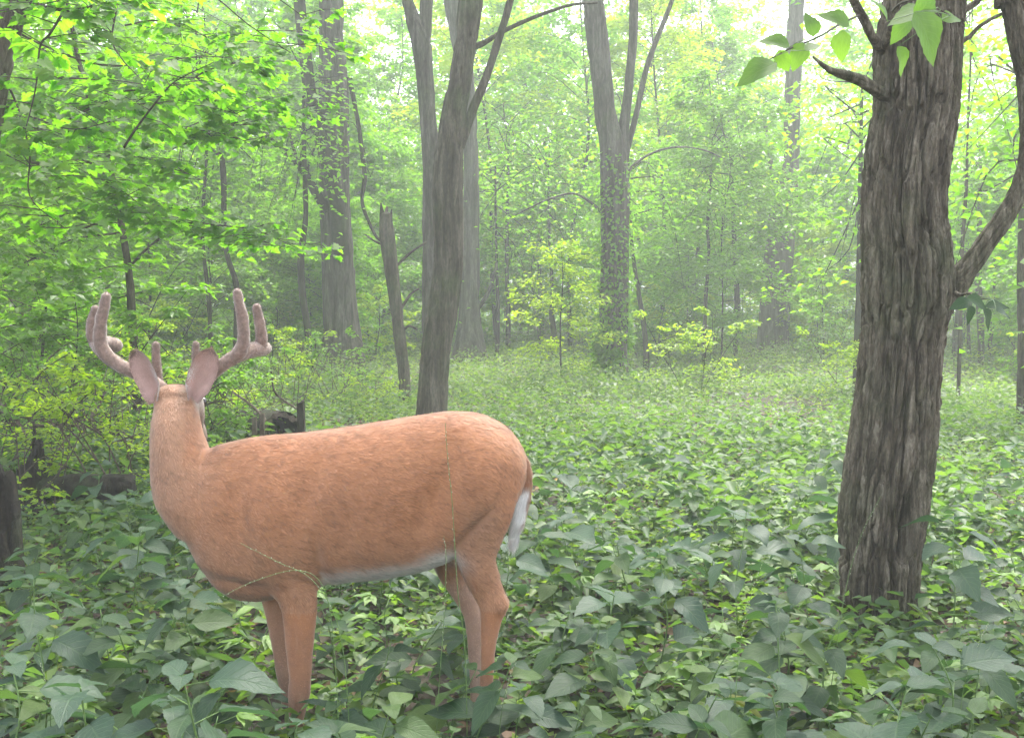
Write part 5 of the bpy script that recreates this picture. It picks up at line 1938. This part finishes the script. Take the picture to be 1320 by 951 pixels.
# ears
def ear(base, tip, wpx, w_, side, seed):
    b_, t_ = DP(*base, w_), DP(*tip, w_ + .01)
    ax = t_ - b_
    L = np.linalg.norm(ax)
    ax = ax / L
    front = unit(np.array((side * .42, -1.0, .05)))          # open side of the cup looks back past the camera
    front = unit(front - ax * front.dot(ax))
    sd_ = np.cross(ax, front)
    nu, nv_ = 13, 22
    V = []
    for lay in (0, 1):
        for i in range(nv_):
            t = i / (nv_ - 1)
            wd = wpx * K * .5 * (np.interp(t, [0, .08, .25, .5, .75, .92, 1], [.34, .50, .86, 1.0, .90, .62, .22]))
            for j in range(nu):
                a = (j / (nu - 1) - .5) * 2
                cup = (abs(a) ** 1.8) * (.026 * (1 - .7 * t) + .004) * (1.6 - 2 * min(t, .3))
                V.append(b_ + ax * L * t + sd_ * a * wd + front * (cup - .012) - front * (.0055 * lay * (1 - abs(a) ** 6 * .8)) - ax * 0)
    V = np.array(V)
    Qs = []
    for lay in (0, 1):
        o = lay * nu * nv_
        i = np.arange(nv_ - 1)[:, None] * nu + o
        j = np.arange(nu - 1)[None]
        q = np.stack((i + j, i + j + 1, i + nu + j + 1, i + nu + j), -1).reshape(-1, 4)
        Qs.append(q if lay else q[:, ::-1])
    o = nu * nv_
    edge = [i * nu for i in range(nv_)], [i * nu + nu - 1 for i in range(nv_)]
    for e, rev in ((edge[0], 0), (edge[1], 1)):
        e = np.array(e)
        q = np.stack((e[:-1], e[1:], e[1:] + o, e[:-1] + o), -1)
        Qs.append(q[:, ::-1] if rev else q)
    e = np.arange(nu - 1) + (nv_ - 1) * nu
    Qs.append(np.stack((e, e + 1, e + 1 + o, e + o), -1))
    Qs = np.vstack(Qs)
    inner = np.repeat([1, 0], nu * nv_)
    aa = np.tile(np.tile(np.linspace(-1, 1, nu), nv_), 2)
    tt = np.tile(np.repeat(np.linspace(0, 1, nv_), nu), 2)
    c = np.where(inner[:, None] == 1, np.array((0.40, 0.255, 0.22)), np.array((0.16, 0.10, 0.07)))
    rim = np.clip(np.abs(aa) - .72, 0, 1) / .28
    c = c * (1 - .6 * rim[:, None]) + np.array((0.13, 0.085, 0.065)) * .6 * rim[:, None]
    c = c * (1 - .75 * sst(.75, 1, tt)[:, None]) + np.array((0.12, 0.085, 0.07)) * .75 * sst(.75, 1, tt)[:, None]
    c = c * (1 + .08 * vnoise(V * 60, seed))[:, None]
    eo = obj('ear', mesh('ear', V - dl, [Qs], True, cols=c), M['coat'], deer)
    # hair: pink-grey inside with a white fringe near the skull, brown outside
    def ecol(p, n):
        t = (p - b_) @ ax / L
        a = (p - b_) @ sd_ / (wpx * K * .5) * -side
        f_ = np.clip((1 - sst(.35, .75, t)) * sst(.2, .75, a), 0, 1)[:, None]
        return np.array((0.40, 0.255, 0.22)) * (1 - f_) + np.array((0.60, 0.57, 0.55)) * f_

    nq = (nv_ - 1) * (nu - 1)
    for Qp, want, cf, cnt_ in ((Qs[:nq], 1, ecol, 2600), (Qs[nq:2 * nq], -1, lambda p, n: np.tile((0.17, 0.105, 0.075), (len(p), 1)), 2600)):
        if (vnormals(V, Qp)[Qp[len(Qp) // 2][0]] @ front) * want < 0:
            Qp = Qp[:, ::-1]
        make_fur('ear_hair', V, Qp, cnt_, lambda p: np.full(len(p), .012), lambda p: np.full(len(p), .0007), cf, lambda p, n: np.tile(ax, (len(p), 1)) + rng.normal(0, .2, (len(p), 3)), seed, eo, dl, lift=.06, root=1.0, clump=.05)


ear((205, 516), (173, 453), 37, -.045, -1, 5)
ear((248, 515), (272, 451), 36, -.045, 1, 6)


# antlers in velvet
def antler(parts, seed):
    root = None
    for k, (keys, tipround) in enumerate(parts):
        pa = np.array([DP(a, b_, w_) for a, b_, r, w_ in keys])
        rr = np.array([r * (D0 - w_) / F for a, b_, r, w_ in keys])
        c = catmull(np.column_stack((pa, rr)), 44)
        c, r = c[:, :3], np.maximum(c[:, 3], .003)
        # rounded end
        dr_ = unit(c[-1] - c[-3])
        ex = [c[-1] + dr_ * r[-1] * q for q in (.35, .65, .88, .98)]
        c = np.vstack((c, ex))
        r = np.concatenate((r, r[-1] * np.array((.94, .76, .47, .2))))
        mb = MB()
        mb.tube(c - dl, r, 18, disp=lambda path, rad, dirs, th: (.0016 * vnoise((path[:, None] + dirs * rad[:, None, None]).reshape(-1, 3) * 70, seed + k)).reshape(len(path), len(th)))
        o = obj('antler' if k == 0 else 'tine', mb.build('antler'), M['velvet'], deer if k == 0 else root)
        if k == 0:
            root = o
        # velvet nap
        V = np.vstack(mb.V)[:-1] + dl
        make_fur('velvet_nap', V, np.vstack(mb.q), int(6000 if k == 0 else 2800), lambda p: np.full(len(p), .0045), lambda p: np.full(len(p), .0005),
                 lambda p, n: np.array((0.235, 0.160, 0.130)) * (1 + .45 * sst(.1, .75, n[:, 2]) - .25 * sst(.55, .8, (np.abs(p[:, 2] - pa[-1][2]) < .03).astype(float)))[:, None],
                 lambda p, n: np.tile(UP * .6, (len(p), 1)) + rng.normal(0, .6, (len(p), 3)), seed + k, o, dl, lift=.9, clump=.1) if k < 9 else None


antler([([(210, 503, 9.5, -.09), (196, 492, 9, -.09), (178, 482, 8.5, -.08), (160, 474, 8.5, -.075), (144, 464, 8.5, -.09), (131, 452, 8.5, -.13), (124, 442, 8.5, -.18), (124, 438, 8.5, -.24), (134, 441, 8.5, -.31), (149, 445, 9, -.36)], 1),
        ([(146, 466, 8, -.08), (135, 455, 9, -.075), (129, 440, 8.5, -.07), (130, 416, 7.6, -.065), (134, 396, 6.8, -.06), (137, 383, 6, -.06)], 1),
        ([(126, 445, 7.5, -.17), (119, 430, 7.5, -.17), (119, 415, 6.6, -.17), (123, 399, 5.4, -.17)], 1),
        ([(204, 492, 6, -.12), (202, 470, 5.5, -.13), (201, 455, 5, -.135), (201, 445, 4.5, -.14)], 1)], 11)
antler([([(247, 503, 9.5, -.09), (260, 491, 9, -.09), (275, 480, 8.5, -.08), (290, 468, 8.5, -.075), (305, 459, 9, -.09), (318, 453, 9.5, -.13), (331, 450, 10, -.18), (341, 449, 9, -.23)], 1),
        ([(300, 463, 8, -.08), (310, 452, 9, -.075), (314, 438, 8, -.07), (313, 412, 7.3, -.065), (309, 394, 6.6, -.06), (306, 378, 5.8, -.06)], 1),
        ([(335, 450, 8, -.19), (337, 435, 7.5, -.19), (335, 418, 6.6, -.19), (331, 397, 5.4, -.19)], 1),
        ([(251, 492, 6, -.12), (252, 470, 5.2, -.13), (252, 455, 4.6, -.135), (253, 444, 4.2, -.14)], 1)], 31)


def blob(name, c, rad, mat, parent, n=14):
    th = np.linspace(0, np.pi, n)
    ph = np.linspace(0, 2 * np.pi, 18, endpoint=False)
    rings = [np.stack((rad[0] * np.sin(t) * np.cos(ph), rad[1] * np.sin(t) * np.sin(ph), np.full(18, rad[2] * np.cos(t))), -1) for t in th[1:-1]]
    mb = MB()
    ring_loft(mb, [r_ for r_ in rings[::-1]])
    return obj(name, mesh(name, np.vstack(mb.V) + np.asarray(c) - dl, [np.vstack(mb.q), np.vstack(mb.t)], True), mat, parent)


hx0 = DP(228.5, 520, -.1)[0]
for sgn in (-1, 1):
    blob('eye', (hx0 + sgn * .070, D0 + .165, Z_of(524) - .0), (.012, .017, .016), M['eye'], deer)
blob('nose', (hx0, D0 + .352, DP(228, 566, -.35)[2] + .004), (.026, .014, .022), M['nose'], deer)

# hooves, cloven
for (px, w_, dy) in ((372, .105, 0), (366, -.10, 0), (617, .095, 0), (608, -.095, 0)):
    d_ = D0 - w_
    xx = (px - 660) / F * d_
    zg = gz1(xx, d_)
    for s2 in (-1, 1):
        V, n_ = [], 6
        for i in range(n_):
            f_ = i / (n_ - 1)
            zz = zg - .015 + f_ * .058
            ln = .040 * (1 - .42 * f_)
            for (a, b2) in ((-1.25, .1), (-.9, .75), (0, 1), (.8, .9), (1, .3), (1, -.6), (0, -.75), (-.9, -.5)):
                V.append((xx - .012 * (1 - f_) + a * ln * .9, d_ + s2 * .013 + b2 * .012 * (1 - .15 * f_), zz))
        j = np.arange(8)
        Qd = np.vstack([np.stack((i * 8 + j, i * 8 + (j + 1) % 8, i * 8 + 8 + (j + 1) % 8, i * 8 + 8 + j), -1) for i in range(n_ - 1)])
        obj('hoof', mesh('hoof', np.array(V) - dl, [Qd, np.array([[(n_ - 1) * 8 + q for q in range(8)]])], True), M['hoof'], deer)

# tail
tk = catmull(np.column_stack((np.array([DP(662, 578, .0), DP(673, 598, .0), DP(675, 622, .0), DP(671, 648, .0), DP(667, 670, .0), DP(664, 690, .0)]), np.array((.016, .022, .024, .024, .018, .006)))), 26)
mb = MB()
mb.tube(tk[:, :3] - dl, tk[:, 3], 14)
tl = obj('tail', mesh('tail', np.vstack(mb.V), [np.vstack(mb.q), np.vstack(mb.t)], True, cols=np.tile(TAN * .8, (mb.n, 1))), M['coat'], deer)
tV = np.vstack(mb.V)[:-1] + dl


def tcol(p, n):
    u, v, w_ = local(p)
    f_ = np.clip(np.maximum(sst(618, 634, v) * sst(-.95, -.6, -n[:, 0]), sst(655, 675, v)), 0, 1)[:, None]
    return TAN * .75 * (1 - f_) + WHITE * 1.05 * f_


make_fur('tail_hair', tV, np.vstack(mb.q), 9000, lambda p: .026 + .040 * sst(620, 690, local(p)[1]), lambda p: np.full(len(p), .0009), tcol,
         lambda p, n: np.tile(np.array((-.25, 0, -1.0)), (len(p), 1)) + n * .2, 77, tl, dl, lift=.22, clump=.08)
# ------------------------------------------------------------------ haze
hx = float(np.abs(gx).max()) + 4          # round the whole place, ground included
y0, y1, zt = float(gy.min()) - 4, float(gy.max()) + 4, 22.0
V = [(-hx, y0, -1.6), (hx, y0, -1.6), (hx, y1, -1.6), (-hx, y1, -1.6), (-hx, y0, zt), (hx, y0, zt), (hx, y1, zt), (-hx, y1, zt)]
m, t, out = new_mat('haze')
pv = N(t, 'ShaderNodeVolumePrincipled')
pv.inputs['Color'].default_value = (0.93, 0.97, 0.95, 1)
pv.inputs['Density'].default_value = 0.0046
pv.inputs['Anisotropy'].default_value = 0.25
t.links.new(pv.outputs[0], out.inputs['Volume'])
hz = obj('haze', mesh('haze', V, [np.array([(0, 3, 2, 1), (4, 5, 6, 7), (0, 1, 5, 4), (1, 2, 6, 5), (2, 3, 7, 6), (3, 0, 4, 7)])], False), m, kind='stuff')
hz['label'] = 'thin pale morning haze filling the wood'
hz['category'] = 'haze'
